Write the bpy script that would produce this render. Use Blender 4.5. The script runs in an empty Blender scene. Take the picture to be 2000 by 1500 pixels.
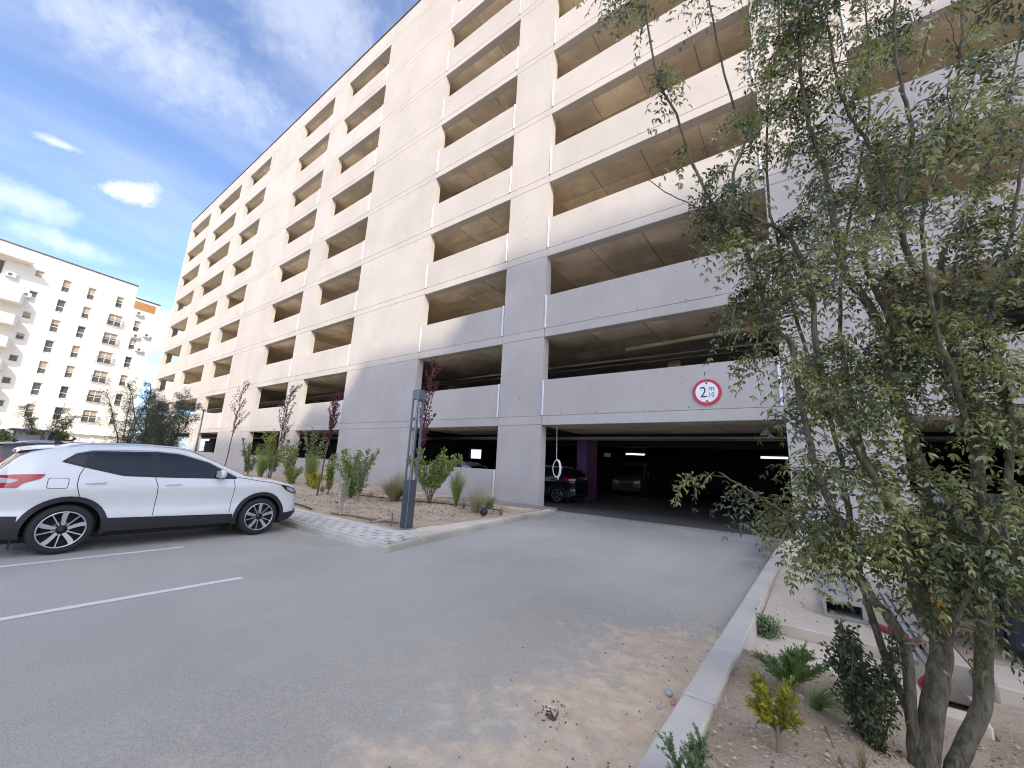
import bpy, bmesh, math, random
import numpy as np
from mathutils import Vector, Matrix
from mathutils.geometry import delaunay_2d_cdt

random.seed(7)
RNG = np.random.default_rng(11)
SC = bpy.context.scene
COL = SC.collection

# ------------------------------------------------------------------ camera
cam_d = bpy.data.cameras.new('camera')
cam_d.sensor_fit = 'HORIZONTAL'
cam_d.sensor_width = 36.0
cam_d.lens = 36.0 * 772.09 / 2000.0
cam_d.clip_start = 0.05
cam_d.clip_end = 3000
cam = bpy.data.objects.new('camera', cam_d)
COL.objects.link(cam)
R_ = Vector((0.80481077, 0.59153313, 0.04866386))
U_ = Vector((0.08019943, -0.18962029, 0.97857662))
F_ = Vector((-0.58808815, 0.78366619, 0.20004907))
M = Matrix.Identity(4)
for i in range(3):
    M[i][0] = R_[i]; M[i][1] = U_[i]; M[i][2] = -F_[i]
M[0][3], M[1][3], M[2][3] = 0.0, -13.7703, 1.65
cam.matrix_world = M
SC.camera = cam

# ------------------------------------------------------------------ sky, sun, exposure
SUN = Vector((1.12, -1.0, 1.25)).normalized()          # towards the sun
elev = math.asin(SUN.z)
azim = math.atan2(SUN.x, SUN.y)
world = bpy.data.worlds.new('World')
SC.world = world
world.use_nodes = True
wt = world.node_tree
for n in list(wt.nodes): wt.nodes.remove(n)

class NT:
    """tiny helper round a node tree"""
    def __init__(s, tree): s.t = tree; s.n = tree.nodes; s.l = tree.links
    def node(s, typ, **kw):
        n = s.n.new(typ)
        for k, v in kw.items(): setattr(n, k, v)
        return n
    def link(s, a, b): s.l.new(a, b)
    def put(s, sock, v):
        if hasattr(v, 'is_output') or isinstance(v, bpy.types.NodeSocket): s.l.new(v, sock)
        else: sock.default_value = v
    def math(s, op, a, b=None, c=None, clamp=False):
        n = s.n.new('ShaderNodeMath'); n.operation = op; n.use_clamp = clamp
        s.put(n.inputs[0], a)
        if b is not None: s.put(n.inputs[1], b)
        if c is not None: s.put(n.inputs[2], c)
        return n.outputs[0]
    def vmath(s, op, a, b=None):
        n = s.n.new('ShaderNodeVectorMath'); n.operation = op
        s.put(n.inputs[0], a)
        if b is not None: s.put(n.inputs[1], b)
        return n.outputs['Value'] if op in ('DOT_PRODUCT', 'LENGTH', 'DISTANCE') else n.outputs[0]
    def noise(s, vec, scale, detail=4, rough=.55, dist=0.0):
        n = s.n.new('ShaderNodeTexNoise')
        if vec is not None: s.put(n.inputs['Vector'], vec)
        n.inputs['Scale'].default_value = scale; n.inputs['Detail'].default_value = detail
        n.inputs['Roughness'].default_value = rough; n.inputs['Distortion'].default_value = dist
        return n.outputs['Fac']
    def ramp(s, fac, a, b, lo=0.0, hi=1.0, smooth=True):
        n = s.n.new('ShaderNodeMapRange')
        n.interpolation_type = 'SMOOTHSTEP' if smooth else 'LINEAR'
        n.clamp = True
        s.put(n.inputs['Value'], fac)
        n.inputs['From Min'].default_value = a; n.inputs['From Max'].default_value = b
        n.inputs['To Min'].default_value = lo; n.inputs['To Max'].default_value = hi
        return n.outputs['Result']
    def mix(s, fac, a, b, blend='MIX'):
        n = s.n.new('ShaderNodeMix'); n.data_type = 'RGBA'; n.blend_type = blend
        s.put(n.inputs['Factor'], fac)
        s.put(n.inputs[6], a if not isinstance(a, tuple) else (*a, 1.0))
        s.put(n.inputs[7], b if not isinstance(b, tuple) else (*b, 1.0))
        return n.outputs[2]
    def scale(s, vec, xyz):
        n = s.n.new('ShaderNodeVectorMath'); n.operation = 'MULTIPLY'
        s.put(n.inputs[0], vec); n.inputs[1].default_value = xyz
        return n.outputs[0]

W = NT(wt)
sky = W.node('ShaderNodeTexSky', sky_type='NISHITA', sun_disc=False)
sky.sun_elevation = elev
sky.sun_rotation = azim
sky.air_density = 0.65; sky.dust_density = 1.7; sky.ozone_density = 3.2; sky.altitude = 80
tc = W.node('ShaderNodeTexCoord')
dirv = tc.outputs['Generated']
sep = W.node('ShaderNodeSeparateXYZ'); W.link(dirv, sep.inputs[0])
zz = W.math('ADD', W.math('MAXIMUM', sep.outputs[2], 0.0), 0.16)
comb = W.node('ShaderNodeCombineXYZ')
W.link(W.math('DIVIDE', sep.outputs[0], zz), comb.inputs[0])
W.link(W.math('DIVIDE', sep.outputs[1], zz), comb.inputs[1])
CIRRUS_OFF = (2.3, 1.1, 0.0)
plane = W.vmath('ADD', comb.outputs[0], CIRRUS_OFF)
wisp = W.noise(W.scale(plane, (1.5, 0.62, 1)), 1.9, 6, .58, .5)
veil = W.noise(W.scale(plane, (.7, .45, 1)), 1.1, 3, .5, .2)
cirrus = W.math('MULTIPLY', W.ramp(wisp, .30, .88), W.ramp(veil, .35, .65, .35, 1.0))
cirrus = W.math('MULTIPLY', cirrus, .34)
fine = W.noise(dirv, 34, 5, .6, .25)
big = W.noise(dirv, 9, 4, .6, .3)
def cloud(c, tip, lu, lv, edge, rag=.9, dens=1.0):
    """a cloud round direction c, long axis towards tip"""
    c = Vector(c).normalized(); a = (Vector(tip) - c); a = (a - c * a.dot(c)).normalized(); b = c.cross(a)
    u = W.math('DIVIDE', W.vmath('DOT_PRODUCT', dirv, tuple(a)), lu)
    v = W.math('DIVIDE', W.vmath('DOT_PRODUCT', dirv, tuple(b)), lv)
    r = W.math('SQRT', W.math('ADD', W.math('MULTIPLY', u, u), W.math('MULTIPLY', v, v)))
    n = W.math('SUBTRACT', W.math('ADD', W.math('MULTIPLY', fine, .5), W.math('MULTIPLY', big, .5)), .5)
    r = W.math('ADD', r, W.math('MULTIPLY', n, -rag * 3.2))
    front = W.math('GREATER_THAN', W.vmath('DOT_PRODUCT', dirv, tuple(c)), 0.2)
    return W.math('MULTIPLY', W.math('MULTIPLY', W.ramp(r, edge, 1.15, 1.0, 0.0), dens), front)
clouds = [
    cloud((-.898, .088, .428), (-.884, .138, .442), .056, .027, -.55, 1.0, .93),
    cloud((-.892, .0, .452), (-.884, .036, .452), .040, .010, -.6, .9, .5),
    cloud((-.947, .03, .317), (-.938, .10, .31), .085, .022, -.5, .8, .40),
    cloud((-.78, .03, .62), (-.749, .232, .60), .36, .10, -.4, .6, .34),
    cloud((-.62, .20, .75), (-.60, .33, .73), .20, .13, .0, .55, .25),
    cloud((-.86, .26, .42), (-.85, .33, .40), .10, .035, .0, .6, .42),
    cloud((-.935, -.02, .36), (-.93, .03, .36), .08, .03, .0, .6, .3),
    cloud((-.96, .15, .22), (-.95, .20, .22), .10, .05, .0, .7, .5),
]
mask = cirrus
for c_ in clouds: mask = W.math('MAXIMUM', mask, c_)
mask = W.math('MINIMUM', mask, .97)
skycol = W.mix(mask, sky.outputs[0], (4.8, 4.7, 4.7))
bg = W.node('ShaderNodeBackground')
W.link(skycol, bg.inputs['Color'])
bg.inputs['Strength'].default_value = 0.15
wo = W.node('ShaderNodeOutputWorld')
W.link(bg.outputs[0], wo.inputs['Surface'])

sun_d = bpy.data.lights.new('sun', 'SUN')
sun_d.energy = 2.0
sun_d.angle = math.radians(0.55)
sun_d.color = (1.0, 0.87, 0.67)
sun = bpy.data.objects.new('sun', sun_d)
COL.objects.link(sun)
sun.rotation_euler = SUN.to_track_quat('Z', 'Y').to_euler()
sun.location = (30, -30, 60)

SC.view_settings.view_transform = 'Standard'
SC.view_settings.look = 'None'
SC.view_settings.exposure = 1.5
SC.view_settings.gamma = 1.0
SC.view_settings.use_curve_mapping = False
SC.render.engine = 'CYCLES'
SC.cycles.use_denoising = True
SC.cycles.filter_width = 1.05
SC.cycles.max_bounces = 8
SC.cycles.use_adaptive_sampling = True
SC.cycles.adaptive_threshold = 0.025
SC.cycles.diffuse_bounces = 6
SC.cycles.glossy_bounces = 3
SC.cycles.transmission_bounces = 4
SC.cycles.transparent_max_bounces = 6
SC.cycles.caustics_reflective = False
SC.cycles.caustics_refractive = False
SC.cycles.sample_clamp_indirect = 6.0

# ------------------------------------------------------------------ materials
MAT = {}
def new_mat(name):
    m = bpy.data.materials.new(name); m.use_nodes = True
    t = NT(m.node_tree)
    b = m.node_tree.nodes['Principled BSDF']
    MAT[name] = m
    return m, t, b
def wpos(t): return t.node('ShaderNodeNewGeometry').outputs['Position']
def bump(t, b, h, strength=.3, dist=.01):
    n = t.node('ShaderNodeBump'); n.inputs['Strength'].default_value = strength; n.inputs['Distance'].default_value = dist
    t.link(h, n.inputs['Height']); t.link(n.outputs[0], b.inputs['Normal'])
def simple(name, col, rough=.6, metal=0.0, var=.12, nscale=30, spec=None, bumps=0.0):
    m, t, b = new_mat(name)
    p = wpos(t)
    n = t.noise(p, nscale, 4, .6)
    dark = tuple(c * (1 - var) for c in col); light = tuple(min(1, c * (1 + var)) for c in col)
    t.link(t.mix(n, dark, light), b.inputs['Base Color'])
    b.inputs['Roughness'].default_value = rough; b.inputs['Metallic'].default_value = metal
    if spec is not None: b.inputs['Specular IOR Level'].default_value = spec
    if bumps: bump(t, b, n, bumps, .01)
    return m
def concrete(name, col, stain=.25, streak=.12, rnd=.10, dots=False, bumpy=.25):
    m, t, b = new_mat(name)
    p = wpos(t)
    big_ = t.noise(p, .35, 5, .6, .3)
    mid = t.noise(p, 2.6, 6, .65, .2)
    fin = t.noise(p, 55, 3, .6)
    st = t.noise(t.scale(p, (3.0, 3.0, .16)), 1.5, 4, .6)
    c = t.mix(t.ramp(big_, .3, .72), tuple(x * (1 - .5 * stain) for x in col), tuple(min(1, x * (1 + .22 * stain)) for x in col))
    c = t.mix(t.ramp(mid, .5, .8, 0, stain), c, tuple(x * .72 for x in col))
    c = t.mix(t.ramp(st, .52, .8, 0, streak * 2), c, tuple(x * .78 for x in col))
    c = t.mix(t.ramp(fin, .25, .8, 0, .25), c, tuple(x * .82 for x in col))
    if rnd:
        oi = t.node('ShaderNodeObjectInfo')
        v = t.math('MULTIPLY_ADD', oi.outputs['Random'], rnd, 1 - rnd * .5)
        hs = t.node('ShaderNodeHueSaturation'); t.link(c, hs.inputs['Color']); t.link(v, hs.inputs['Value'])
        c = hs.outputs[0]
    t.link(c, b.inputs['Base Color'])
    b.inputs['Roughness'].default_value = .85
    b.inputs['Specular IOR Level'].default_value = .25
    bump(t, b, t.math('ADD', t.math('MULTIPLY', fin, .35), mid), bumpy, .006)
    return m

concrete('facade', (.502, .464, .434), stain=.20, streak=.16, rnd=.06)
concrete('core', (.52, .495, .46), stain=.2, rnd=0)
concrete('soffit', (.82, .70, .53), stain=.85, streak=0, rnd=.30)  # tan and extra pale: warm bounce glow put into the ceiling colour
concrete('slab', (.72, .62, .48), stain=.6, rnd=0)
concrete('garage_floor', (.085, .082, .078), stain=.5, rnd=0)  # interior shade darkened into the floor colour
concrete('ground_ceiling', (.17, .155, .135), stain=.5, rnd=0)  # ceiling darkened in colour to stand in for the dim ground floor
concrete('indoor_shade', (.05, .048, .046), stain=.4, rnd=0)  # near-black concrete, the unlit depth of the garage put into its colour
concrete('floor_concrete', (.30, .285, .26), stain=.4, rnd=0)
concrete('kerb_concrete', (.69, .635, .545), stain=.5, streak=0, rnd=.14, bumpy=.5)
concrete('old_kerb', (.54, .505, .43), stain=.8, streak=0, rnd=.14, bumpy=.7)
concrete('paver_light', (.65, .62, .54), stain=.4, streak=0, rnd=.16)
concrete('paver_dark', (.40, .395, .375), stain=.4, streak=0, rnd=.25)
concrete('pale_slab', (.74, .64, .50), stain=.6, streak=0, rnd=.1, bumpy=.4)
concrete('apartment', (.80, .78, .72), stain=.05, streak=.10, rnd=0, bumpy=.05)
concrete('tower', (.80, .78, .75), stain=.1, rnd=0)
simple('purple', (.15, .06, .20), .6)
simple('coping', (.10, .085, .08), .5)
simple('white_strip', (.72, .73, .75), .35, .2, .05)
simple('hole', (.11, .10, .10), .9)
simple('soil_stone', (.50, .42, .32), .9, 0, .3, 60)
simple('dark_metal', (.085, .095, .11), .42, .35, .12, 12)
simple('grey_metal', (.16, .175, .20), .42, .35, .12, 12)
simple('steel', (.55, .57, .60), .28, .9, .1, 20)
simple('galvanised', (.50, .52, .54), .38, .8, .12, 25)
simple('black_plastic', (.018, .018, .02), .55, 0, .2, 40)
simple('soft_black', (.012, .012, .013), .75, 0, .2, 40)
simple('rubber', (.022, .022, .024), .8, 0, .25, 60)
simple('white_plastic', (.75, .75, .72), .45, 0, .05)
simple('red_plastic', (.30, .02, .03), .45, 0, .15)
simple('blue_box', (.016, .020, .030), .45, .2, .15, 4)
simple('yellow', (.62, .36, .03), .6, 0, .2)
simple('sign_white', (.85, .85, .84), .35, 0, .02)
simple('sign_red', (.55, .012, .035), .35, 0, .04)
simple('sign_black', (.015, .015, .018), .4, 0, .02)
simple('orange_panel', (.42, .23, .09), .6, 0, .15, 2)
simple('window_frame', (.72, .71, .68), .5, 0, .05)
simple('window_blind', (.42, .36, .30), .7, 0, .25, .8)
simple('rail', (.16, .16, .17), .5, .3)
simple('road_paint', (.78, .755, .69), .7, 0, .16, 14)
m, t, b = new_mat('bark')
p = wpos(t)
n1 = t.noise(t.scale(p, (1, 1, .22)), 38, 5, .65, .3); n2 = t.noise(p, 6, 4, .6); n3 = t.noise(p, 120, 2, .6)
c = t.mix(t.ramp(n1, .3, .7), (.065, .052, .035), (.20, .175, .12))
c = t.mix(t.ramp(n2, .5, .75, 0, .7), c, (.20, .21, .12)); c = t.mix(t.ramp(n3, .6, .75, 0, .5), c, (.36, .34, .27))
t.link(c, b.inputs['Base Color']); b.inputs['Roughness'].default_value = .85; b.inputs['Specular IOR Level'].default_value = .25
bump(t, b, t.math('ADD', n1, t.math('MULTIPLY', n3, .3)), .8, .012)
simple('bark_thin', (.12, .085, .065), .8, 0, .35, 40)
simple('bark_pale', (.40, .37, .33), .8, 0, .45, 18)
simple('bark_dark', (.09, .075, .065), .85, 0, .3, 30)
simple('wood_stick', (.20, .14, .10), .85, 0, .35, 20)
simple('pebble_grey', (.42, .42, .42), .8, 0, .3, 50)
simple('brick_bit', (.52, .25, .20), .85, 0, .2, 50)

def paint(name, col, metal=0.0):
    m, t, b = new_mat(name)
    b.inputs['Base Color'].default_value = (*col, 1)
    b.inputs['Roughness'].default_value = .28; b.inputs['Metallic'].default_value = metal
    b.inputs['Coat Weight'].default_value = .8; b.inputs['Coat Roughness'].default_value = .04
    return m
paint('paint_white', (.74, .745, .725)); paint('paint_black', (.012, .012, .014)); paint('paint_silver', (.35, .36, .38), .5); paint('paint_blue', (.007, .010, .018), .2); paint('paint_grey', (.06, .06, .06))
def glassy(name, col, rough=.03, spec=.6):
    m, t, b = new_mat(name)
    b.inputs['Base Color'].default_value = (*col, 1); b.inputs['Roughness'].default_value = rough
    b.inputs['Specular IOR Level'].default_value = spec
    return m
glassy('car_glass', (.006, .008, .008), .015, .6)
glassy('lamp_red', (.42, .008, .02), .08)
glassy('lamp_clear', (.45, .46, .48), .06)
glassy('lamp_dark', (.03, .032, .036), .05, .8)
glassy('window_glass', (.10, .105, .11), .06, .7)
glassy('acrylic', (.40, .43, .46), .12)
m, t, b = new_mat('tube_light')
b.inputs['Base Color'].default_value = (1, .8, .55, 1)
b.inputs['Emission Color'].default_value = (1.0, .78, .5, 1); b.inputs['Emission Strength'].default_value = 5

def leaf_mat(name, a, b_, rough=.5, trans=.25, spec=.4):
    m, t, b = new_mat(name)
    p = wpos(t)
    n = t.noise(p, 3.5, 3, .6); n2 = t.noise(p, 90, 1, .5)
    c = t.mix(t.ramp(n, .32, .68), a, b_)
    c = t.mix(t.ramp(n2, .35, .75, 0, .5), c, tuple(x * 1.55 for x in b_))
    t.link(c, b.inputs['Base Color'])
    b.inputs['Roughness'].default_value = rough; b.inputs['Specular IOR Level'].default_value = spec
    tr = t.node('ShaderNodeBsdfTranslucent'); t.link(c, tr.inputs['Color'])
    mx = t.node('ShaderNodeMixShader'); mx.inputs[0].default_value = trans
    t.link(b.outputs[0], mx.inputs[1]); t.link(tr.outputs[0], mx.inputs[2])
    t.link(mx.outputs[0], m.node_tree.nodes['Material Output'].inputs['Surface'])
    return m
leaf_mat('leaf_locust', (.17, .195, .05), (.33, .345, .12), .30, .30, .8)  # bright copy of the locust leaf, highlights put into its colour
leaf_mat('leaf_locust_dark', (.038, .052, .014), (.095, .115, .035), .28, .22, .9)  # dark copy of the same leaf, shaded masses put into its colour
leaf_mat('leaf_dark', (.035, .055, .02), (.075, .095, .035), .45, .2)
leaf_mat('leaf_mid', (.04, .055, .025), (.085, .10, .05), .5, .2)
leaf_mat('leaf_plum', (.085, .018, .028), (.15, .035, .05), .5, .3)
leaf_mat('leaf_plum_pale', (.13, .06, .06), (.19, .10, .095), .5, .3)
leaf_mat('leaf_shrub', (.15, .22, .045), (.27, .32, .09), .4, .3)
leaf_mat('leaf_olive', (.14, .19, .07), (.22, .26, .11), .45, .25)
leaf_mat('leaf_yellow', (.34, .34, .04), (.62, .52, .04), .5, .3)
leaf_mat('leaf_lime', (.20, .24, .05), (.30, .32, .08), .5, .3)
leaf_mat('juniper', (.14, .22, .05), (.24, .33, .10), .6, .15)
leaf_mat('juniper_blue', (.13, .20, .08), (.21, .28, .13), .6, .15)
leaf_mat('grass_green', (.15, .22, .05), (.26, .32, .10), .55, .3)
leaf_mat('grass_pale', (.28, .28, .15), (.42, .40, .24), .6, .3)
leaf_mat('grass_tan', (.30, .24, .13), (.42, .34, .20), .7, .25)

# asphalt: grey dusty surface, sand spilled beside the right kerb
m, t, b = new_mat('asphalt')
p = wpos(t)
sp = t.node('ShaderNodeSeparateXYZ'); t.link(p, sp.inputs[0])
px_, py_ = sp.outputs[0], sp.outputs[1]
spk = t.noise(p, 85, 3, .8); spk2 = t.noise(p, 30, 5, .75)
bigp = t.noise(p, .45, 5, .6, .4); streak_ = t.noise(t.scale(p, (1.0, .22, 1)), 1.6, 5, .62, .6)
base = t.mix(t.ramp(bigp, .3, .7), (.41, .394, .34), (.49, .47, .405))
base = t.mix(t.ramp(streak_, .48, .75, 0, .7), base, (.49, .465, .40))
base = t.mix(t.ramp(spk, .51, .68, 0, .8), base, (.65, .62, .54))
base = t.mix(t.ramp(spk, .46, .32, 0, .8), base, (.20, .19, .168))
base = t.mix(t.ramp(spk2, .5, .8, 0, .35), base, (.245, .235, .21))
edge = t.math('MULTIPLY', t.ramp(py_, -5.0, -1.2), t.ramp(bigp, .25, .6, .3, 1))
base = t.mix(t.math('MULTIPLY', edge, .75), base, (.225, .218, .205))
# sand mask (a spill along the kerb, thinning out over the road)
n1 = t.noise(p, 1.1, 6, .62, .5); n2 = t.noise(p, 7, 5, .65, .3)
dx = t.math('MULTIPLY', t.math('ADD', px_, .8), -1.0)             # distance from the kerb
dy = t.math('ADD', py_, 9.2)                                       # how far towards the garage
f = t.math('ADD', t.math('MULTIPLY', dx, .72), t.math('MAXIMUM', t.math('MULTIPLY', dy, 1.15), t.math('MULTIPLY', dy, .10)))
f = t.math('SUBTRACT', f, t.math('MULTIPLY', t.math('SUBTRACT', n1, .5), 2.0))
f = t.math('SUBTRACT', f, t.math('MULTIPLY', t.math('SUBTRACT', n2, .5), 1.3))
sand = t.ramp(f, .15, 1.05, .92, 0.0)
thin = t.math('MULTIPLY', t.ramp(f, .3, 3.2, .6, 0), t.ramp(spk2, .42, .62))
sand = t.math('MAXIMUM', sand, thin)
isl = t.noise(p, 2.2, 4, .6, .8)
isl_m = t.math('MULTIPLY', t.ramp(isl, .66, .74), t.ramp(dx, .1, 3.2, .8, 0))
sand = t.math('MAXIMUM', sand, isl_m)
grit = t.ramp(t.noise(p, 60, 3, .7), .60, .74)
scol = t.mix(t.ramp(n2, .35, .7), (.68, .51, .335), (.80, .64, .45))
scol = t.mix(t.math('MULTIPLY', grit, .75), scol, (.13, .105, .085))
holes = t.ramp(t.noise(p, 22, 5, .7), .60, .68)
sand = t.math('MULTIPLY', sand, t.math('SUBTRACT', 1.0, t.math('MULTIPLY', holes, .6)))
nk = t.math('MULTIPLY', t.math('MULTIPLY', t.ramp(dx, .75, .15), t.ramp(py_, -6.5, -3.5)), t.ramp(n1, .3, .6, .3, .8))
base = t.mix(nk, base, (.14, .138, .14))
# pale dust along the paved island
dd = t.math('ABSOLUTE', t.math('ADD', py_, 9.55))
dust = t.math('MULTIPLY', t.ramp(dd, .0, .8, .5, 0), t.math('MULTIPLY', t.ramp(n1, .35, .65), t.ramp(px_, -6.2, -7.4)))
base = t.mix(dust, base, (.33, .31, .27))
t.link(t.mix(sand, base, scol), b.inputs['Base Color'])
b.inputs['Roughness'].default_value = .88; b.inputs['Specular IOR Level'].default_value = .3
bump(t, b, t.math('ADD', t.math('ADD', spk, t.math('MULTIPLY', spk2, .6)), t.math('MULTIPLY', sand, .6)), .7, .009)

m, t, b = new_mat('soil')
p = wpos(t)
n1 = t.noise(p, 1.4, 6, .65, .4); n2 = t.noise(p, 14, 5, .7); n3 = t.noise(p, 60, 3, .7)
c = t.mix(t.ramp(n1, .32, .68), (.55, .40, .26), (.75, .595, .42))
c = t.mix(t.ramp(n2, .5, .75, 0, .8), c, (.66, .55, .42))
c = t.mix(t.ramp(n2, .42, .25, 0, .7), c, (.25, .165, .105))
c = t.mix(t.ramp(n3, .56, .68, 0, .8), c, (.74, .66, .53))
c = t.mix(t.ramp(n3, .42, .30, 0, .75), c, (.20, .135, .085))
t.link(c, b.inputs['Base Color']); b.inputs['Roughness'].default_value = .95; b.inputs['Specular IOR Level'].default_value = .15
bump(t, b, t.math('ADD', n2, t.math('MULTIPLY', n3, .6)), 1.0, .05)

# ------------------------------------------------------------------ mesh helpers
def link(o, parent=None):
    COL.objects.link(o)
    if parent is not None: o.parent = parent
    return o
class MB:
    def __init__(s): s.v = []; s.f = []
    def add(s, vs, fs):
        k = len(s.v); s.v.extend([tuple(v) for v in vs]); s.f.extend([tuple(i + k for i in f) for f in fs])
    def box(s, x0, x1, y0, y1, z0, z1):
        s.add([(x0, y0, z0), (x1, y0, z0), (x1, y1, z0), (x0, y1, z0), (x0, y0, z1), (x1, y0, z1), (x1, y1, z1), (x0, y1, z1)],
              [(0, 3, 2, 1), (4, 5, 6, 7), (0, 1, 5, 4), (1, 2, 6, 5), (2, 3, 7, 6), (3, 0, 4, 7)])
    def cbox(s, x0, x1, y0, y1, z0, z1, c=.01):
        """box with all edges chamfered"""
        xs, ys, zs = (x0, x1), (y0, y1), (z0, z1)
        V = []; idx = {}
        for i in (0, 1):
            for j in (0, 1):
                for k in (0, 1):
                    for a in range(3):
                        q = [xs[i] + (c if i == 0 else -c), ys[j] + (c if j == 0 else -c), zs[k] + (c if k == 0 else -c)]
                        q[a] = (xs[i], ys[j], zs[k])[a]
                        idx[(i, j, k, a)] = len(V); V.append(q)
        Fq = []
        for a in range(3):
            o = [d for d in range(3) if d != a]
            for sd in (0, 1):
                loop = []
                for (p_, q_) in ((0, 0), (1, 0), (1, 1), (0, 1)):
                    key = [0, 0, 0]; key[a] = sd; key[o[0]] = p_; key[o[1]] = q_
                    loop.append(idx[(*key, a)])
                Fq.append(loop)
        for a in range(3):
            o = [d for d in range(3) if d != a]
            for p_ in (0, 1):
                for q_ in (0, 1):
                    k0 = [0, 0, 0]; k1 = [0, 0, 0]; k1[a] = 1
                    k0[o[0]] = k1[o[0]] = p_; k0[o[1]] = k1[o[1]] = q_
                    Fq.append([idx[(*k0, o[0])], idx[(*k1, o[0])], idx[(*k1, o[1])], idx[(*k0, o[1])]])
        for i in (0, 1):
            for j in (0, 1):
                for k in (0, 1): Fq.append([idx[(i, j, k, 0)], idx[(i, j, k, 1)], idx[(i, j, k, 2)]])
        cen = Vector(((x0 + x1) / 2, (y0 + y1) / 2, (z0 + z1) / 2))
        out = []
        for f in Fq:
            a_, b_, c_ = (Vector(V[f[0]]), Vector(V[f[1]]), Vector(V[f[2]]))
            if (b_ - a_).cross(c_ - a_).dot(a_ - cen) < 0: f = f[::-1]
            out.append(tuple(f))
        s.add(V, out)
    def tube(s, pts, r, n=6, cap=True):
        pts = [Vector(p) for p in pts]
        rs = r if isinstance(r, (list, tuple)) else [r] * len(pts)
        rings = []
        up = Vector((0, 0, 1))
        prev = None
        for i, p in enumerate(pts):
            d = (pts[min(i + 1, len(pts) - 1)] - pts[max(i - 1, 0)])
            if d.length < 1e-9: d = Vector((0, 0, 1))
            d.normalize()
            if prev is None:
                ref = Vector((1, 0, 0)) if abs(d.z) > .8 else up
                a = d.cross(ref).normalized()
            else:
                a = (prev - d * prev.dot(d))
                a = a.normalized() if a.length > 1e-6 else d.orthogonal().normalized()
            prev = a; b_ = d.cross(a)
            rings.append([p + (a * math.cos(2 * math.pi * k / n) + b_ * math.sin(2 * math.pi * k / n)) * rs[i] for k in range(n)])
        vs = [v for rg in rings for v in rg]; fs = []
        for i in range(len(pts) - 1):
            for k in range(n):
                k2 = (k + 1) % n
                fs.append((i * n + k, i * n + k2, (i + 1) * n + k2, (i + 1) * n + k))
        if cap:
            fs.append(tuple(range(n))[::-1]); fs.append(tuple(range((len(pts) - 1) * n, len(pts) * n)))
        s.add(vs, fs)
    def lathe(s, prof, n=24, axis='z', org=(0, 0, 0), closed=False):
        """prof: (radius, height) pairs round an axis"""
        vs = []; fs = []
        for (r, h) in prof:
            for k in range(n):
                a = 2 * math.pi * k / n
                c_, s_ = r * math.cos(a), r * math.sin(a)
                q = (c_, s_, h) if axis == 'z' else ((h, c_, s_) if axis == 'x' else (s_, h, c_))
                vs.append((q[0] + org[0], q[1] + org[1], q[2] + org[2]))
        m_ = len(prof)
        for i in range(m_ if closed else m_ - 1):
            i2 = (i + 1) % m_
            for k in range(n):
                k2 = (k + 1) % n
                fs.append((i * n + k, i * n + k2, i2 * n + k2, i2 * n + k))
        s.add(vs, fs)
    def prism(s, poly, axis, a, b_):
        """extrude a 2-D outline along an axis from a to b_"""
        n = len(poly)
        def q(u, v, w): return {'x': (w, u, v), 'y': (u, w, v), 'z': (u, v, w)}[axis]
        s.add([q(u, v, a) for u, v in poly] + [q(u, v, b_) for u, v in poly],
              [tuple(range(n))[::-1], tuple(range(n, 2 * n))] + [(i, (i + 1) % n, n + (i + 1) % n, n + i) for i in range(n)])
    def mesh(s, name, mat, smooth=False):
        me = bpy.data.meshes.new(name)
        me.from_pydata(s.v, [], s.f)
        me.materials.append(MAT[mat] if isinstance(mat, str) else mat)
        me.update()
        if smooth: me.polygons.foreach_set('use_smooth', [True] * len(me.polygons))
        return me
    def build(s, name, mat, parent=None, loc=(0, 0, 0), smooth=False, fix=False):
        me = s.mesh(name, mat, smooth)
        if fix:
            bm = bmesh.new(); bm.from_mesh(me); bmesh.ops.recalc_face_normals(bm, faces=bm.faces); bm.to_mesh(me); bm.free()
        o = bpy.data.objects.new(name, me); o.location = loc
        return link(o, parent)
def np_mesh(name, V, Fq, mat, smooth=False):
    """mesh from numpy arrays; all faces have the same corner count"""
    me = bpy.data.meshes.new(name)
    V = np.asarray(V, dtype=np.float32).reshape(-1, 3); Fq = np.asarray(Fq, dtype=np.int32)
    k = Fq.shape[1]
    me.vertices.add(len(V)); me.vertices.foreach_set('co', V.ravel())
    me.loops.add(Fq.size); me.loops.foreach_set('vertex_index', Fq.ravel())
    me.polygons.add(len(Fq))
    me.polygons.foreach_set('loop_start', np.arange(0, Fq.size, k, dtype=np.int32))
    me.materials.append(MAT[mat])
    me.update(calc_edges=True); me.validate()
    if smooth: me.polygons.foreach_set('use_smooth', [True] * len(me.polygons))
    return me
def tag(o, label=None, cat=None, group=None, kind=None):
    if label: o['label'] = label
    if cat: o['category'] = cat
    if group: o['group'] = group
    if kind: o['kind'] = kind
    return o
def empty(name, loc=(0, 0, 0), rz=0.0, parent=None):
    o = bpy.data.objects.new(name, None); o.location = loc; o.rotation_euler = (0, 0, rz); o.empty_display_size = .3
    return link(o, parent)
def inst(name, me, parent, loc, rz=0.0):
    o = bpy.data.objects.new(name, me); o.location = loc
    if rz: o.rotation_euler = (0, 0, rz)
    return link(o, parent)
def copy_tree(o, parent=None):
    c = o.copy(); COL.objects.link(c); c.parent = parent
    for ch in list(o.children): copy_tree(ch, c)
    return c
BOXES = {}
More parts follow.
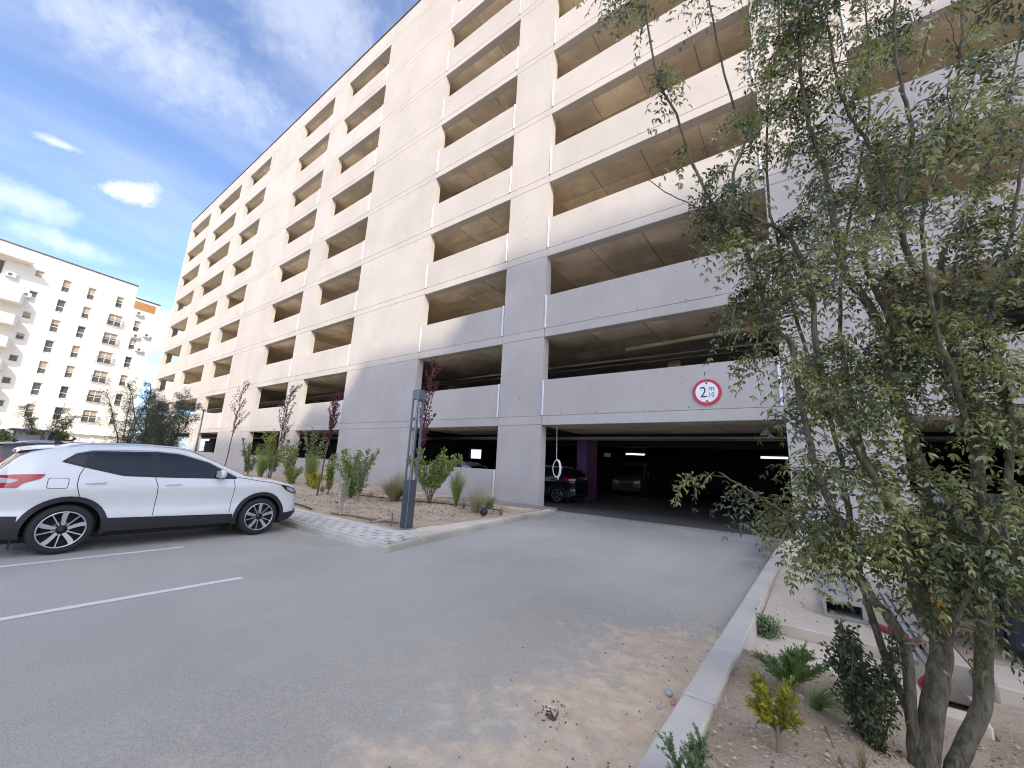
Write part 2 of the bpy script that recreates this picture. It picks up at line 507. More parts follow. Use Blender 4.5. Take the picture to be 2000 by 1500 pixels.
def box_mesh(name, w, d, h, mat, c=.008):
    """chamfered box centred on x, from y 0 to d and z 0 to h, shared between alike pieces"""
    key = (name, round(w, 3), round(d, 3), round(h, 3), mat)
    if key not in BOXES:
        mb = MB(); mb.cbox(-w / 2, w / 2, 0, d, 0, h, c); BOXES[key] = mb.mesh(name, mat)
    return BOXES[key]

# ================================================================== SETTING
g = MB(); g.box(-900, 900, -900, 900, -.6, -.35)
tag(g.build('ground', 'soil'), kind='structure')
a = MB()
def sheet(mb, poly, z, zb):
    mb.prism(poly, 'z', zb, z)
sheet(a, [(-.72, -.36), (-.72, -14.5), (40, -14.5), (40, -75), (-160, -75), (-160, -.36)], 0.0, -.3)
tag(a.build('asphalt_road', 'asphalt'), kind='structure')
# entrance threshold
th = MB(); th.box(-8.72, -.46, -.36, .0, -.25, .016)
tag(th.build('entrance_threshold', 'floor_concrete'), kind='structure')
# parking bay lines (2.5 m apart)
def stripe(x, y0, y1, w=.11):
    mb = MB(); pts = []
    n = 26
    L = [(x - w / 2 + random.uniform(-.006, .006), y0 + (y1 - y0) * i / n) for i in range(n + 1)]
    Rr = [(x + w / 2 + random.uniform(-.006, .006), y0 + (y1 - y0) * i / n) for i in range(n + 1)]
    for i in range(n):
        mb.add([(*L[i], .004), (*Rr[i], .004), (*Rr[i + 1], .004), (*L[i + 1], .004)], [(0, 1, 2, 3)])
    return mb
for i, (x, y1) in enumerate([(-6.2, -11.28), (-8.71, -11.27), (-11.21, -9.9), (-13.71, -9.9), (-16.21, -9.9), (-18.71, -9.9)]):
    o = stripe(x, -16.5, y1).build('parking_line', 'road_paint')
    tag(o, kind='structure')

# ---- paved island on the left with kerb, pavers and planting bed
KC = (-6.2, -9.05)                     # corner of the kerb
KE = (-7.72, -.42)                     # kerb end at the entrance
def kerb_x(y): return KC[0] + (KE[0] - KC[0]) * (y - KC[1]) / (KE[1] - KC[1])
isl = empty('planting_island', (0, 0, 0)); tag(isl, kind='structure')
b_ = MB()
sheet(b_, [(-90, KC[1] + .12), (kerb_x(KC[1] + .12) - .12, KC[1] + .12), (KE[0] - .14, -.02), (-90, -.02)], .07, -.2)
b_.build('island_base', 'floor_concrete', isl)
def kerb_piece(p, q, w, h, inward, mat, parent, name='kerb_stone', c=.015):
    p = Vector((*p, 0)); q = Vector((*q, 0)); d = (q - p); L = d.length
    me = box_mesh(name, L - .008, w, h + .22, mat, c)
    mid = (p + q) / 2
    ang = math.atan2(d.y, d.x)
    o = inst(name, me, parent, (mid.x, mid.y, -.22), ang if inward > 0 else ang + math.pi)
    return o
x = KC[0]
while x > -34:
    kerb_piece((x - 1.0, KC[1]), (x, KC[1]), .12, .12, 1, 'old_kerb', isl); x -= 1.0
n_ = 9
for i in range(n_):
    t0, t1 = i / n_, (i + 1) / n_
    p = (KC[0] + (KE[0] - KC[0]) * t0, KC[1] + (KE[1] - KC[1]) * t0 + (.125 if i == 0 else 0)); q = (KC[0] + (KE[0] - KC[0]) * t1, KC[1] + (KE[1] - KC[1]) * t1)
    kerb_piece(p, q, .12, .12 - .05 * max(0, (i - 6) / 3), 1, 'old_kerb', isl)
# pavers: light rows, and rows where dark setts alternate
rows = 11; rd = .095; y0 = KC[1] + .135
lightL = box_mesh('paver', .392, rd - .006, .06, 'paver_light', .006)
lightS = box_mesh('paver', .192, rd - .006, .06, 'paver_light', .006)
darkS = box_mesh('dark_paver', .192, rd - .006, .052, 'paver_dark', .006)
rest = MB()
for j in range(rows):
    y = y0 + j * rd
    xr = kerb_x(y) - .16
    if j % 2 == 0:
        k = 0
        while xr - .4 * k > -26:
            xc = xr - .4 * k - .2 - (.2 if (j // 2) % 2 else 0)
            if xc > -11.2: inst('paver', lightL, isl, (xc, y, .07 + random.uniform(-.002, .002)))
            else: rest.box(xc - .196, xc + .196, y, y + rd - .006, .07, .13)
            k += 1
    else:
        k = 0
        while xr - .2 * k > -26:
            xc = xr - .2 * k - .1
            dark = (k + (j // 2)) % 2 == 0 and j < 9
            if xc > -11.2: inst('dark_paver' if dark else 'paver', darkS if dark else lightS, isl, (xc, y, .07 + random.uniform(-.002, .002)))
            elif not dark: rest.box(xc - .096, xc + .096, y, y + rd - .006, .07, .13)
            else: rest.box(xc - .096, xc + .096, y, y + rd - .006, .07, .118)
            k += 1
o = rest.build('distant_pavers', 'paver_light', isl); tag(o, kind='stuff')
# plain screed strip along the driveway side
sc_ = MB(); sheet(sc_, [(-7.42, -7.95), (kerb_x(-7.95) - .13, -7.95), (KE[0] - .14, -.5), (-7.93, -.5), (-7.62, -3.6), (-7.46, -6.2)], .112, .0)
sc_.build('screed_strip', 'pale_slab', isl)
ap = MB(); sheet(ap, [(-12.9, -1.62), (-7.95, -.95), (-7.9, -.02), (-12.9, -.02)], .125, .0)
ap.build('wall_apron', 'floor_concrete', isl)
from mathutils import noise as mn
def soil_h(x, y, amp=.05):
    return mn.noise(Vector((x * 1.3, y * 1.3, 3))) * amp + mn.noise(Vector((x * 5, y * 5, 7))) * amp * .55 + mn.noise(Vector((x * 13, y * 13, 1))) * amp * .3
def dip(x, y):
    """the right-hand bed falls away behind the kerb"""
    if y > -8.3 or x < -.7: return 0.0
    f_ = max(0.0, min(1.0, (x - .0) / .45)); return -.15 * f_ * f_ * (3 - 2 * f_)
def soil_patch(name, poly, z, amp, parent, step=.14, crown=.0):
    """bumpy soil filling an outline, its edge tucked below the surroundings"""
    V2 = [Vector(p) for p in poly]; n = len(V2); pts = []; ed = []
    for i in range(n):
        a_, c_ = V2[i], V2[(i + 1) % n]; k = max(1, int((c_ - a_).length / (step * 2)))
        for j in range(k): pts.append(a_.lerp(c_, j / k))
    nb = len(pts); ed = [(i, (i + 1) % nb) for i in range(nb)]
    xs = [p.x for p in V2]; ys = [p.y for p in V2]
    xx = min(xs)
    while xx < max(xs):
        yy = min(ys)
        while yy < max(ys):
            pts.append(Vector((xx + random.uniform(-.3, .3) * step, yy + random.uniform(-.3, .3) * step))); yy += step
        xx += step
    vo, _, fo, _, _, _ = delaunay_2d_cdt(pts, ed, [list(range(nb))], 1, 1e-4)
    bset = [Vector(p) for p in poly]
    def edge_d(p):
        best = 9
        for i in range(n):
            a_, c_ = V2[i], V2[(i + 1) % n]; d = c_ - a_
            tt = max(0, min(1, (p - a_).dot(d) / d.length_squared)); best = min(best, (p - (a_ + d * tt)).length)
        return best
    vs = []
    for v in vo:
        e = min(1, edge_d(v) / .5)
        h = soil_h(v.x, v.y, amp)
        vs.append((v.x, v.y, z + h * e + crown * e + dip(v.x, v.y)))
    me = bpy.data.meshes.new(name); me.from_pydata(vs, [], fo); me.materials.append(MAT['soil']); me.update()
    me.polygons.foreach_set('use_smooth', [True] * len(me.polygons))
    o = bpy.data.objects.new(name, me); return link(o, parent)
soil_patch('soil_bed', [(-20, -7.95), (-7.44, -7.95), (-7.46, -6.2), (-7.62, -3.6), (-7.95, -.98), (-12.9, -1.6), (-12.9, -.03), (-20, -.03)], .115, .05, isl, .17, .03)
soil_patch('soil_bed', [(-60, -7.95), (-20, -7.95), (-20, -.03), (-60, -.03)], .115, .05, isl, .6, .03)

# ---- right-hand kerb, slabs, soil
rk = empty('driveway_kerb', (-.7, -6, 0)); tag(rk, kind='structure')
def rkx(y): return -.87 + .015 * (y + 11) if y < -8 else -.825 + .0155 * (y + 8)
y = -.42; k = 0
while y > -15:
    yb = y - 1.0
    L = 1.0 - .016
    mb = MB(); mb.cbox(0, .205, 0, L, -.22, .125 + random.uniform(-.004, .004), .014)
    o = mb.build('kerb_stone', 'kerb_concrete', rk, (rkx(y - .5) + .7, yb + 6, 0))
    o.rotation_euler = (0, 0, -.015); y = yb; k += 1
rs = empty('side_path', (0, 0, 0)); tag(rs, kind='structure')
s1 = MB(); s1.cbox(-.60, 1.05, -7.95, -.02, -.3, .045, .015); s1.build('concrete_slab', 'pale_slab', rs)
s2 = MB(); s2.cbox(-.655, .62, -8.95, -7.96, -.3, -.075, .015); s2.build('concrete_slab', 'pale_slab', rs)
s3 = MB(); s3.cbox(-.66, .9, -9.12, -8.955, -.3, .005, .015); s3.build('concrete_slab', 'pale_slab', rs)
s4 = MB(); s4.cbox(1.1, 9, -8.35, -7.75, -.3, .06, .015); s4.build('concrete_slab', 'pale_slab', rs)
rb = empty('side_bed', (0, 0, 0)); tag(rb, kind='structure')
soil_patch('soil_bed', [(-.66, -14.4), (5, -14.4), (5, -8.36), (.92, -8.36), (.92, -9.13), (-.665, -9.13)], .075, .05, rb, .10, .03)
soil_patch('soil_bed', [(1.06, -8.0), (9, -7.7), (9, -.03), (1.06, -.03)], .03, .06, rb, .25, .03)
soil_patch('soil_bed', [(5, -14.4), (14, -14.4), (14, -8.36), (5, -8.36)], .075, .05, rb, .4, .03)

# ================================================================== PARKING GARAGE
T0, ST, OPEN = 3.307, 3.80, 1.898
NL = 9
BAYS = [(-71.6, -63.65), (-61.05, -53.13), (-50.65, -44.95), (-37.8, -32.03), (-29.72, -23.89), (-16.89, -11.0), (-8.73, -.44), (1.95, 10.2)]
XL, XR, ROOF, WT = -72.7, 12.6, 35.5, .40
PIERS = []
e0 = XL
for (l, r) in BAYS: PIERS.append((e0, l)); e0 = r
PIERS.append((e0, XR))
gar = empty('parking_garage', (-30, 0, 0))
tag(gar, 'nine-storey pale concrete car park with rows of open window bays and a drive-in entrance', 'garage')
GX = 30
def gbox(name, mat, x0, x1, y0, y1, z0, z1):
    mb = MB(); mb.box(x0 + GX, x1 + GX, y0, y1, z0, z1); return mb.build(name, mat, gar)
core = MB()
CY0 = .03
def cbx(x0, x1, z0, z1): core.box(x0 + GX, x1 + GX, CY0, WT, z0, z1)
for (l, r) in PIERS: cbx(l, r, -.2, ROOF)
for bi, (l, r) in enumerate(BAYS):
    for n in range(NL):
        T = T0 + n * ST
        cbx(l, r, T, (T + ST - OPEN) if n < NL - 1 else ROOF)
    if bi != 6: cbx(l, r, -.2, T0 - OPEN)
core.build('wall_core', 'core', gar)
PT = .03; GP = .007
def panel(name, x0, x1, z0, z1):
    w = x1 - x0 - 2 * GP; h = z1 - z0 - 2 * GP
    me = box_mesh(name, w, PT, h, 'facade', .006)
    return inst(name, me, gar, ((x0 + x1) / 2 + GX, 0, z0 + GP))
for (l, r) in PIERS:
    zprev = -.02
    for n in range(NL):
        T = T0 + n * ST
        panel('wall_panel', l, r, zprev, T + .02)
        panel('floor_band', l, r, T + .02, T + .38)
        zprev = T + .38
    panel('wall_panel', l, r, zprev, ROOF)
for bi, (l, r) in enumerate(BAYS):
    for n in range(NL):
        T = T0 + n * ST
        panel('lintel', l, r, T, T + .38)
        if n < NL - 1: panel('parapet', l, r, T + .38, T + ST - OPEN)
        else: panel('parapet', l, r, T + .38, ROOF)
    if bi != 6: panel('parapet', l, r, -.02, T0 - OPEN)
gbox('roof_coping', 'coping', XL - .06, XR + .06, -.06, .5, ROOF, ROOF + .09)
# floor slabs, columns, beams
DEP = 24.0
for n in range(NL):
    T = T0 + n * ST
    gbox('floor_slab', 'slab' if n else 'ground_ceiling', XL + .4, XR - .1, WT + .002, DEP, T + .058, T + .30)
    gbox('downstand_beam', 'slab' if n else 'indoor_shade', XL + .5, XR - .5, 8.0, 8.4, T - .38, T + .056)
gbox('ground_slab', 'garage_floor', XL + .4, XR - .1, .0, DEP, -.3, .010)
for n in range(NL):
    zf = .01 if n == 0 else T0 + (n - 1) * ST + .30
    for cx in (-66, -57, -47.8, -40, -30.5, -20.5, -5, 1, 8):
        if n == 0 and cx in (-5, 1): continue
        gbox('column', 'slab' if n else 'indoor_shade', cx - .3, cx + .3, 6.2, 6.8, zf, T0 + n * ST - .001)
# formwork panels of the soffits, each with its own edge
rest = MB()
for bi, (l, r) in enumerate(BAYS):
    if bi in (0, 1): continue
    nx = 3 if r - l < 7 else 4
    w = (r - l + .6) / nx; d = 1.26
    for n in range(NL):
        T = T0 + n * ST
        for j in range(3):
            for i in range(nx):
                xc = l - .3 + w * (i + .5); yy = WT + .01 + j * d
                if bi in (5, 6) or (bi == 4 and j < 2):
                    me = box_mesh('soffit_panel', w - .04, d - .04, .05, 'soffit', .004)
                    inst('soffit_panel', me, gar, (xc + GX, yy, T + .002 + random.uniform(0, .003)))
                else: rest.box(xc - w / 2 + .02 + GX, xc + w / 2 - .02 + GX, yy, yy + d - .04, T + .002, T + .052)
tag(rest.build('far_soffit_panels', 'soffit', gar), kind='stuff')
# pipes under the slabs
for n in range(NL):
    T = T0 + n * ST
    mb = MB(); mb.tube([(XL + GX + 1, 4.4, T - .16), (XR + GX - 1, 4.4, T - .16)], .07, 8); mb.tube([(XL + GX + 1, 5.1, T - .2), (XR + GX - 1, 5.1, T - .2)], .04, 6)
    mb.build('service_pipe', 'galvanised', gar, smooth=True)
mb = MB(); mb.tube([(-6.2 + GX, 2.9, T0 + ST - .14), (-.2 + GX, 2.2, T0 + ST - .14)], .09, 8); mb.build('service_pipe', 'slab', gar, smooth=True)
# end wall on the left with its own openings, back wall, right wall
ew = MB()
def ebx(y0, y1, z0, z1): ew.box(XL + GX, XL + .4 + GX, y0, y1, z0, z1)
YB = [(1.1, 7.6), (9.4, 15.6), (17.4, 23.2)]
yp = WT + .001
for (l, r) in YB: ebx(yp, l, -.2, ROOF); yp = r
ebx(yp, DEP, -.2, ROOF)
for (l, r) in YB:
    for n in range(NL):
        T = T0 + n * ST; ebx(l, r, T, (T + ST - OPEN) if n < NL - 1 else ROOF)
    ebx(l, r, -.2, T0 - OPEN)
ew.build('end_wall', 'facade', gar)
bw = MB()
def bbx(x0, x1, z0, z1): bw.box(x0 + GX, x1 + GX, DEP + .002, DEP + .4, z0, z1)
bbx(XL, XR, T0, ROOF); bbx(XL, -34.6, -.2, T0 - .002); bbx(-34.598, -32.6, -.2, 2.2); bbx(-32.598, -3.1, -.2, T0 - .002); bbx(-3.098, -1.2, -.2, 3.12); bbx(-1.198, XR, -.2, T0 - .002)
bw.build('back_wall', 'indoor_shade', gar)
gbox('end_wall', 'facade', XR - .4, XR, WT + .001, DEP, -.2, ROOF)
gbox('blocking_wall', 'indoor_shade', XL + .5, -21.2, 7.0, 7.2, .011, T0 - .385)  # added wall, keeps the bright back opening from showing through the left bays
pc = MB(); pc.cbox(-9.82 + GX, -9.24 + GX, 5.3, 6.6, .011, T0 - .001, .02); pc.build('purple_column', 'purple', gar)
pv = MB(); pv.box(-9.5 + GX, -9.36 + GX, 5.27, 5.3, .06, .16); pv.build('column_vent', 'sign_black', gar)
for cx in (-16.5,):
    pc = MB(); pc.cbox(cx + GX, cx + .6 + GX, 11.3, 12.2, .011, T0 - .39, .02); pc.build('purple_column', 'purple', gar)
# drain channels beside the bays
stm = MB(); stm.cbox(-.035, .035, -.05, -.001, 0, 1.50, .008)
stm_me = stm.mesh('drain_channel', 'white_strip')
for bi, (l, r) in enumerate(BAYS):
    if bi < 2: continue
    for n in range(NL - 1):
        zb = T0 + n * ST + .40
        for xx in (l + .05, r - .05):
            if bi < 5 and xx < r - 1: continue
            inst('drain_channel', stm_me, gar, (xx + GX, 0, zb))
inst('drain_channel', stm_me, gar, (-11.05 + GX, 0, -.1))
# formwork tie holes
th = MB()
def hole(x, z, r=.024):
    th.lathe([(0.001, -.0012), (r, -.0012), (r, .003)], 8, 'y', (x + GX, 0, z))
for (l, r) in PIERS:
    for n in range(NL):
        zc = T0 + n * ST - 2.6
        for dz in (0, 1.2):
            k = max(1, int((r - l) / 1.7))
            for i in range(k):
                if random.random() < .75: hole(l + (r - l) * (i + .5) / k + random.uniform(-.05, .05), zc + dz + random.uniform(-.04, .04))
for (l, r) in BAYS:
    for n in range(NL):
        k = int((r - l) / 1.6)
        for i in range(k):
            if random.random() < .8: hole(l + (r - l) * (i + .5) / k + random.uniform(-.1, .1), T0 + n * ST + .46 + random.uniform(-.02, .03))
            if random.random() < .35: hole(l + (r - l) * (i + .3) / k, T0 + n * ST + 1.5 + random.uniform(-.2, .2), .02)
tag(th.build('tie_holes', 'hole', gar), kind='stuff')

# ================================================================== BLOCK BEHIND THE VIEWPOINT (casts the shade)
TT = 30.0
tw = empty('terraced_block', (20, -66, 0))
tag(tw, 'tall pale terraced apartment block standing behind the viewpoint and shading the lot', 'building')
sx, sy, sz = 1.12, 1.0, 1.25
def tower(x_sh0, x_sh1, z_sh, y_front, y_back):
    t_ = -y_front / sy
    x0, x1, h = x_sh0 + sx * t_, x_sh1 + sx * t_, z_sh + sz * t_
    mb = MB(); mb.box(x0 - 20, x1 - 20, y_back + 66, y_front + 66, -.3, h)
    mb.build('wall', 'tower', tw)
    return x0, x1, h
blocks = [(3.05, 8, 15.0, -60, -78), (-11.5, 3.0, 11.5, -60, -78), (-21.9, -11.55, 7.75, -60, -78), (-28.0, -21.95, 4.9, -60, -78), (-50, -28.05, 3.0, -60, -78)]
for bk in blocks:
    x0, x1, h = tower(*bk)
    fl = 2.95; n = int((h - 1) / fl)
    mw = MB(); mg = MB()
    for k in range(n):
        xx = x0 + 1.2
        while xx + 1.6 < x1:
            z = 1.2 + k * fl
            mg.box(xx - 20, xx + 1.5 - 20, -60 + 66 + .002, -60 + 66 + .03, z, z + 1.5)
            xx += 3.3
    if mg.v: tag(mg.build('window_panes', 'window_glass', tw), kind='stuff')

# ================================================================== WHITE APARTMENT BLOCK (far left)
UH = Vector((-.2205, .9754, 0)); NRM = Vector((.9754, .2205, 0))
apt = empty('apartment_building', NRM * -81.14 + UH * 8.0, math.atan2(UH.y, UH.x))
tag(apt, 'white apartment building with columns of shuttered windows and curved balconies beyond the parked cars', 'building')
# local frame: x runs along the front (a - 8), the front faces -y
def ab(mb, a0, a1, d0, d1, z0, z1): mb.box(a0 - 8, a1 - 8, d0, d1, z0, z1)     # d: depth, negative stands proud
WIN = []                                             # (a0, a1, z0, z1, kind)
rowz = [22.9, 20.0, 17.1, 14.2, 11.3, 8.4, 5.5]
for i, z in enumerate(rowz):
    WIN.append((8.2 - .42, 8.2 + .42, z - .85, z + .85, 'tall'))
    WIN.append((10.77 - .42, 10.77 + .42, z - .85, z + .85, 'tall'))
    WIN.append((13.94 - (.42 if i == 0 else .8), 13.94 + (.42 if i == 0 else .8), z - .85, z + .85, 'tall' if i == 0 else 'double'))
    if i > 0: WIN.append((16.6 - .42, 16.6 + .42, z - .85, z + .85, 'tall'))
    WIN.append((5.55 - .4, 5.55 + .4, z + .15, z + 1.0, 'small'))
    WIN.append((.2, 2.6, z - .9, z + .95, 'wide'))
    WIN.append((-4.2, -1.8, z - .9, z + .95, 'wide'))
walls = MB()
def wall_with_holes(mb, a0, a1, z0, z1, wins):
    xs = sorted({a0, a1, *[w[0] for w in wins], *[w[1] for w in wins]}); xs = [v for v in xs if a0 <= v <= a1]
    for i in range(len(xs) - 1):
        l, r = xs[i], xs[i + 1]
        hs = sorted([(w[2], w[3]) for w in wins if w[0] < r - 1e-4 and w[1] > l + 1e-4])
        zp = z0
        for (h0, h1) in hs:
            if h0 > zp: ab(mb, l, r, 0, .3, zp, h0)
            zp = max(zp, h1)
        if zp < z1: ab(mb, l, r, 0, .3, zp, z1)
wall_with_holes(walls, -14, 15.5, 3.3, 26.2, WIN)
wall_with_holes(walls, 15.502, 18.75, 3.3, 24.3, WIN)
walls.build('wall', 'apartment', apt)
mb = MB(); ab(mb, -14, 15.49, .302, 13, -.3, 26.19); ab(mb, 15.51, 18.74, .302, 13, -.3, 24.29); mb.build('inner_block', 'apartment', apt)
mb = MB(); ab(mb, -14.1, 15.6, -.1, 13.1, 26.2, 26.33); ab(mb, 15.62, 18.85, -.1, 13.1, 24.3, 24.42); mb.build('roof_edge', 'coping', apt)
mb = MB(); ab(mb, -14, 18.75, .05, .3, -.3, 2.9); mb.build('shop_front', 'apartment', apt)
for (q0, q1) in ((8.6, 11.2), (11.9, 13.0)):
    mb = MB(); ab(mb, q0, q1, -.02, .045, .2, 2.7); mb.build('orange_board', 'orange_panel', apt)
mb = MB(); ab(mb, -14, 18.75, -.35, .3, 2.9, 3.298); mb.build('canopy', 'apartment', apt)
for k in range(-6, 9):
    mb = MB(); ab(mb, 2 + k * 2.1, 2 + k * 2.1 + (.9 if k % 2 else .35), -.06, .06, -.2, 2.9); mb.build('shop_pier', 'window_frame', apt)
mb = MB(); ab(mb, 15.62, 18.3, -.03, .2, 22.65, 23.9); mb.build('loggia_panel', 'orange_panel', apt)
rv = random.Random(3)
for (a0, a1, z0, z1, kd) in WIN:
    fr = MB()
    for (p, q, r_, s_) in ((a0, a0 + .07, z0, z1), (a1 - .07, a1, z0, z1), (a0 + .07, a1 - .07, z0, z0 + .07), (a0 + .07, a1 - .07, z1 - .07, z1)):
        ab(fr, p, q, .17, .23, r_, s_)
    zm = z0 + (z1 - z0) * .42
    if kd in ('tall', 'double'): ab(fr, a0 + .07, a1 - .07, .17, .23, zm, zm + .08)
    if kd in ('double', 'wide'): ab(fr, (a0 + a1) / 2 - .05, (a0 + a1) / 2 + .05, .165, .225, z0 + .07, z1 - .07)
    w = fr.build('window', 'window_frame', apt)
    gl = MB(); ab(gl, a0 + .07, a1 - .07, .24, .25, z0 + .07, z1 - .07); gl.build('pane', 'window_glass', w)
    if rv.random() < .75 and kd != 'wide':
        bl = MB(); drop = rv.uniform(.35, .62) if kd != 'small' else rv.uniform(.3, .9)
        ab(bl, a0 + .075, a1 - .075, .20, .235, z1 - (z1 - z0) * drop, z1 - .075); bl.build('blind', 'window_blind', w)
    si = MB(); ab(si, a0 - .06, a1 + .06, -.06, .16, z0 - .05, z0 - .002); si.build('sill', 'window_frame', w)
for i, z in enumerate(rowz):
    if i > 0:   # french balcony rails on the double windows
        r_ = MB(); a0, a1 = 13.94 - 1.0, 13.94 + 1.0
        ab(r_, a0, a1, -.25, -.21, z - .05, z); ab(r_, a0, a1, -.25, -.21, z - .85, z - .81)
        n = 16
        for k in range(n + 1): ab(r_, a0 + (a1 - a0) * k / n - .012, a0 + (a1 - a0) * k / n + .012, -.24, -.22, z - .81, z - .05)
        for aa in (a0, a1 - .03): ab(r_, aa, aa + .03, -.209, 0, z - .05, z); ab(r_, aa, aa + .03, -.209, 0, z - .85, z - .81)
        r_.build('balcony_rail', 'rail', apt)
    # rounded balconies on the left part
    for (c0, c1) in ((-1.0, 4.75), (-8.5, -3.2)):
        if i == 0 and c0 > -2: continue
        out = [(c0, 0), (c0, -1.2), (c0 + .15, -1.38), (c0 + .4, -1.5), (c1 - .9, -1.5), (c1 - .45, -1.42), (c1 - .12, -1.15), (c1, -.7), (c1, 0)]
        s_ = MB(); s_.prism([(a - 8, d) for a, d in out], 'z', z - 1.32, z - 1.12); sl = s_.build('balcony_slab', 'apartment', apt, fix=True)
        pr = MB()
        for (p, q) in zip(out[:-1], out[1:]):
            v = Vector((q[0] - p[0], q[1] - p[1])); nn = Vector((-v.y, v.x)).normalized() * .1
            pr.prism([(p[0] - 8, p[1]), (q[0] - 8, q[1]), (q[0] - 8 + nn.x, q[1] + nn.y), (p[0] - 8 + nn.x, p[1] + nn.y)], 'z', z - 1.118, z - .05)
        pr.build('balcony_front', 'apartment', apt, fix=True)
# air conditioners
def ac(a, z):
    o = MB(); ab(o, a - .42, a + .42, -.38, -.04, z - .28, z + .28)
    c = o.build('air_conditioner', 'white_plastic', apt)
    f_ = MB(); f_.lathe([(.001, -.385), (.2, -.385), (.22, -.37)], 14, 'y', (a - 8 - .08, 0, z)); f_.build('fan_grille', 'grey_metal', c)
for (a, z) in ((16.35, 22.0), (16.6, 18.4), (17.9, 18.9), (17.4, 16.4), (3.2, 22.2), (4.9, 20.2)): ac(a, z)
mb = MB(); mb.box(-6 - 8, 4.6 - 8, -1.5, 0, 24.2, 24.45); mb.build('balcony_slab', 'apartment', apt)

# ================================================================== CARS
def lerp_tab(tab, x):
    xs = [p[0] for p in tab]; ys = [p[1] for p in tab]
    return float(np.interp(x, xs, ys))
PLAN = [(0, .60), (.03, .70), (.08, .78), (.2, .85), (.5, .905), (1, .925), (2.2, .93), (3.3, .925), (3.8, .905), (4.1, .865), (4.3, .79), (4.42, .69), (4.48, .58), (4.51, .47)]
TOPZ = [(0, .70), (.02, .92), (.06, 1.06), (.15, 1.24), (.3, 1.45), (.40, 1.535), (.55, 1.585), (.8, 1.635), (1.2, 1.67), (1.7, 1.685), (2.1, 1.668), (2.36, 1.635), (2.5, 1.585), (2.66, 1.51), (2.96, 1.365), (3.25, 1.225), (3.38, 1.172), (3.5, 1.152), (3.8, 1.12), (4.05, 1.075), (4.25, 1.01), (4.38, .92), (4.46, .79), (4.51, .62)]
INSET = [(.1, .20), (.18, .10), (.26, .05), (.36, .030), (.48, .022), (.56, .030), (.66, .048), (.78, .034), (.9, .010), (.965, .0), (1.0, .006), (1.04, .022), (1.1, .036), (1.17, .058), (1.3, .105), (1.42, .16), (1.5, .205), (1.56, .255), (1.61, .31), (1.7, .42)]
BOTZ = [(0, .42), (.2, .32), (.45, .28), (4.0, .27), (4.25, .26), (4.51, .34)]
YS = np.concatenate([np.linspace(0, .5, 22), np.linspace(.5, 4.0, 58)[1:], np.linspace(4.0, 4.51, 20)[1:]])
def sm(tab, k=.05):
    return lambda y: (lerp_tab(tab, y - k) + 2 * lerp_tab(tab, y) + lerp_tab(tab, y + k)) / 4 if k < y < 4.51 - k else lerp_tab(tab, y)
plan, topz, botz = sm(PLAN), sm(TOPZ, .035), sm(BOTZ)
def inset(z): return (lerp_tab(INSET, z - .025) + 2 * lerp_tab(INSET, z) + lerp_tab(INSET, z + .025)) / 4
def hw(y, z):
    w = plan(y) - inset(z)
    if y < 1.0 and z > 1.0: w -= (1.0 - y) * .20 * (z - 1.0)
    return max(w, .05)
def shoulder(y):
    zt = topz(y)
    return zt - (.055 if zt > 1.2 else .045)
def top_at(x, y):
    zt, zs = topz(y), shoulder(y); w = hw(y, zs)
    return zs + (zt - zs) * (1 - min(1, abs(x) / w) ** 2.6)
NZ, NX = 20, 12
def body_mesh():
    V = []; Fc = []; ring = []
    for y in YS:
        zb, zs = botz(y), shoulder(y); half = [(0, zb)]
        if zs < zb + .1: zs = zb + .1
        half.append((hw(y, zb) * .6, zb))
        for k in range(NZ + 1):
            z = zb + (zs - zb) * k / NZ; half.append((hw(y, z), z))
        w = half[-1][0]
        for k in range(1, NX + 1):
            x = w * (1 - k / NX); half.append((x, top_at(x, y)))
        loop = [(x, y, z) for x, z in half] + [(-x, y, z) for x, z in half[-2:0:-1]]
        ring.append([len(V) + i for i in range(len(loop))]); V += loop
    n = len(ring[0])
    for i in range(len(ring) - 1):
        for k in range(n): Fc.append((ring[i][k], ring[i][(k + 1) % n], ring[i + 1][(k + 1) % n], ring[i + 1][k]))
    Fc.append(tuple(ring[0])); Fc.append(tuple(ring[-1][::-1]))
    return V, Fc
def side_panel(poly, off, sgn, step=.07, rnd=0):
    """an outline in side view laid on the car's flank"""
    P = [Vector(p) for p in poly]
    if rnd:
        Q = []
        for i in range(len(P)):
            a_, b_, c_ = P[i - 1], P[i], P[(i + 1) % len(P)]
            r1 = min(rnd, (a_ - b_).length * .4); r2 = min(rnd, (c_ - b_).length * .4)
            p1 = b_ + (a_ - b_).normalized() * r1; p2 = b_ + (c_ - b_).normalized() * r2
            for k in range(4):
                t_ = k / 3; Q.append(p1 * (1 - t_) ** 2 + b_ * 2 * t_ * (1 - t_) + p2 * t_ * t_)
        P = Q
    pts = []
    n = len(P)
    for i in range(n):
        a_, b_ = P[i], P[(i + 1) % n]; k = max(1, int((b_ - a_).length / step))
        for j in range(k): pts.append(a_.lerp(b_, j / k))
    nb = len(pts)
    xs = [p.x for p in P]; ys = [p.y for p in P]
    xx = min(xs) + step / 2
    while xx < max(xs):
        yy = min(ys) + step / 2
        while yy < max(ys): pts.append(Vector((xx, yy))); yy += step
        xx += step
    vo, _, fo, _, _, _ = delaunay_2d_cdt(pts, [(i, (i + 1) % nb) for i in range(nb)], [list(range(nb))], 1, 1e-4)
    mb = MB()
    mb.add([(sgn * (hw(v.x, v.y) + off), v.x, v.y) for v in vo], [tuple(f) if sgn > 0 else tuple(f)[::-1] for f in fo])
    return mb
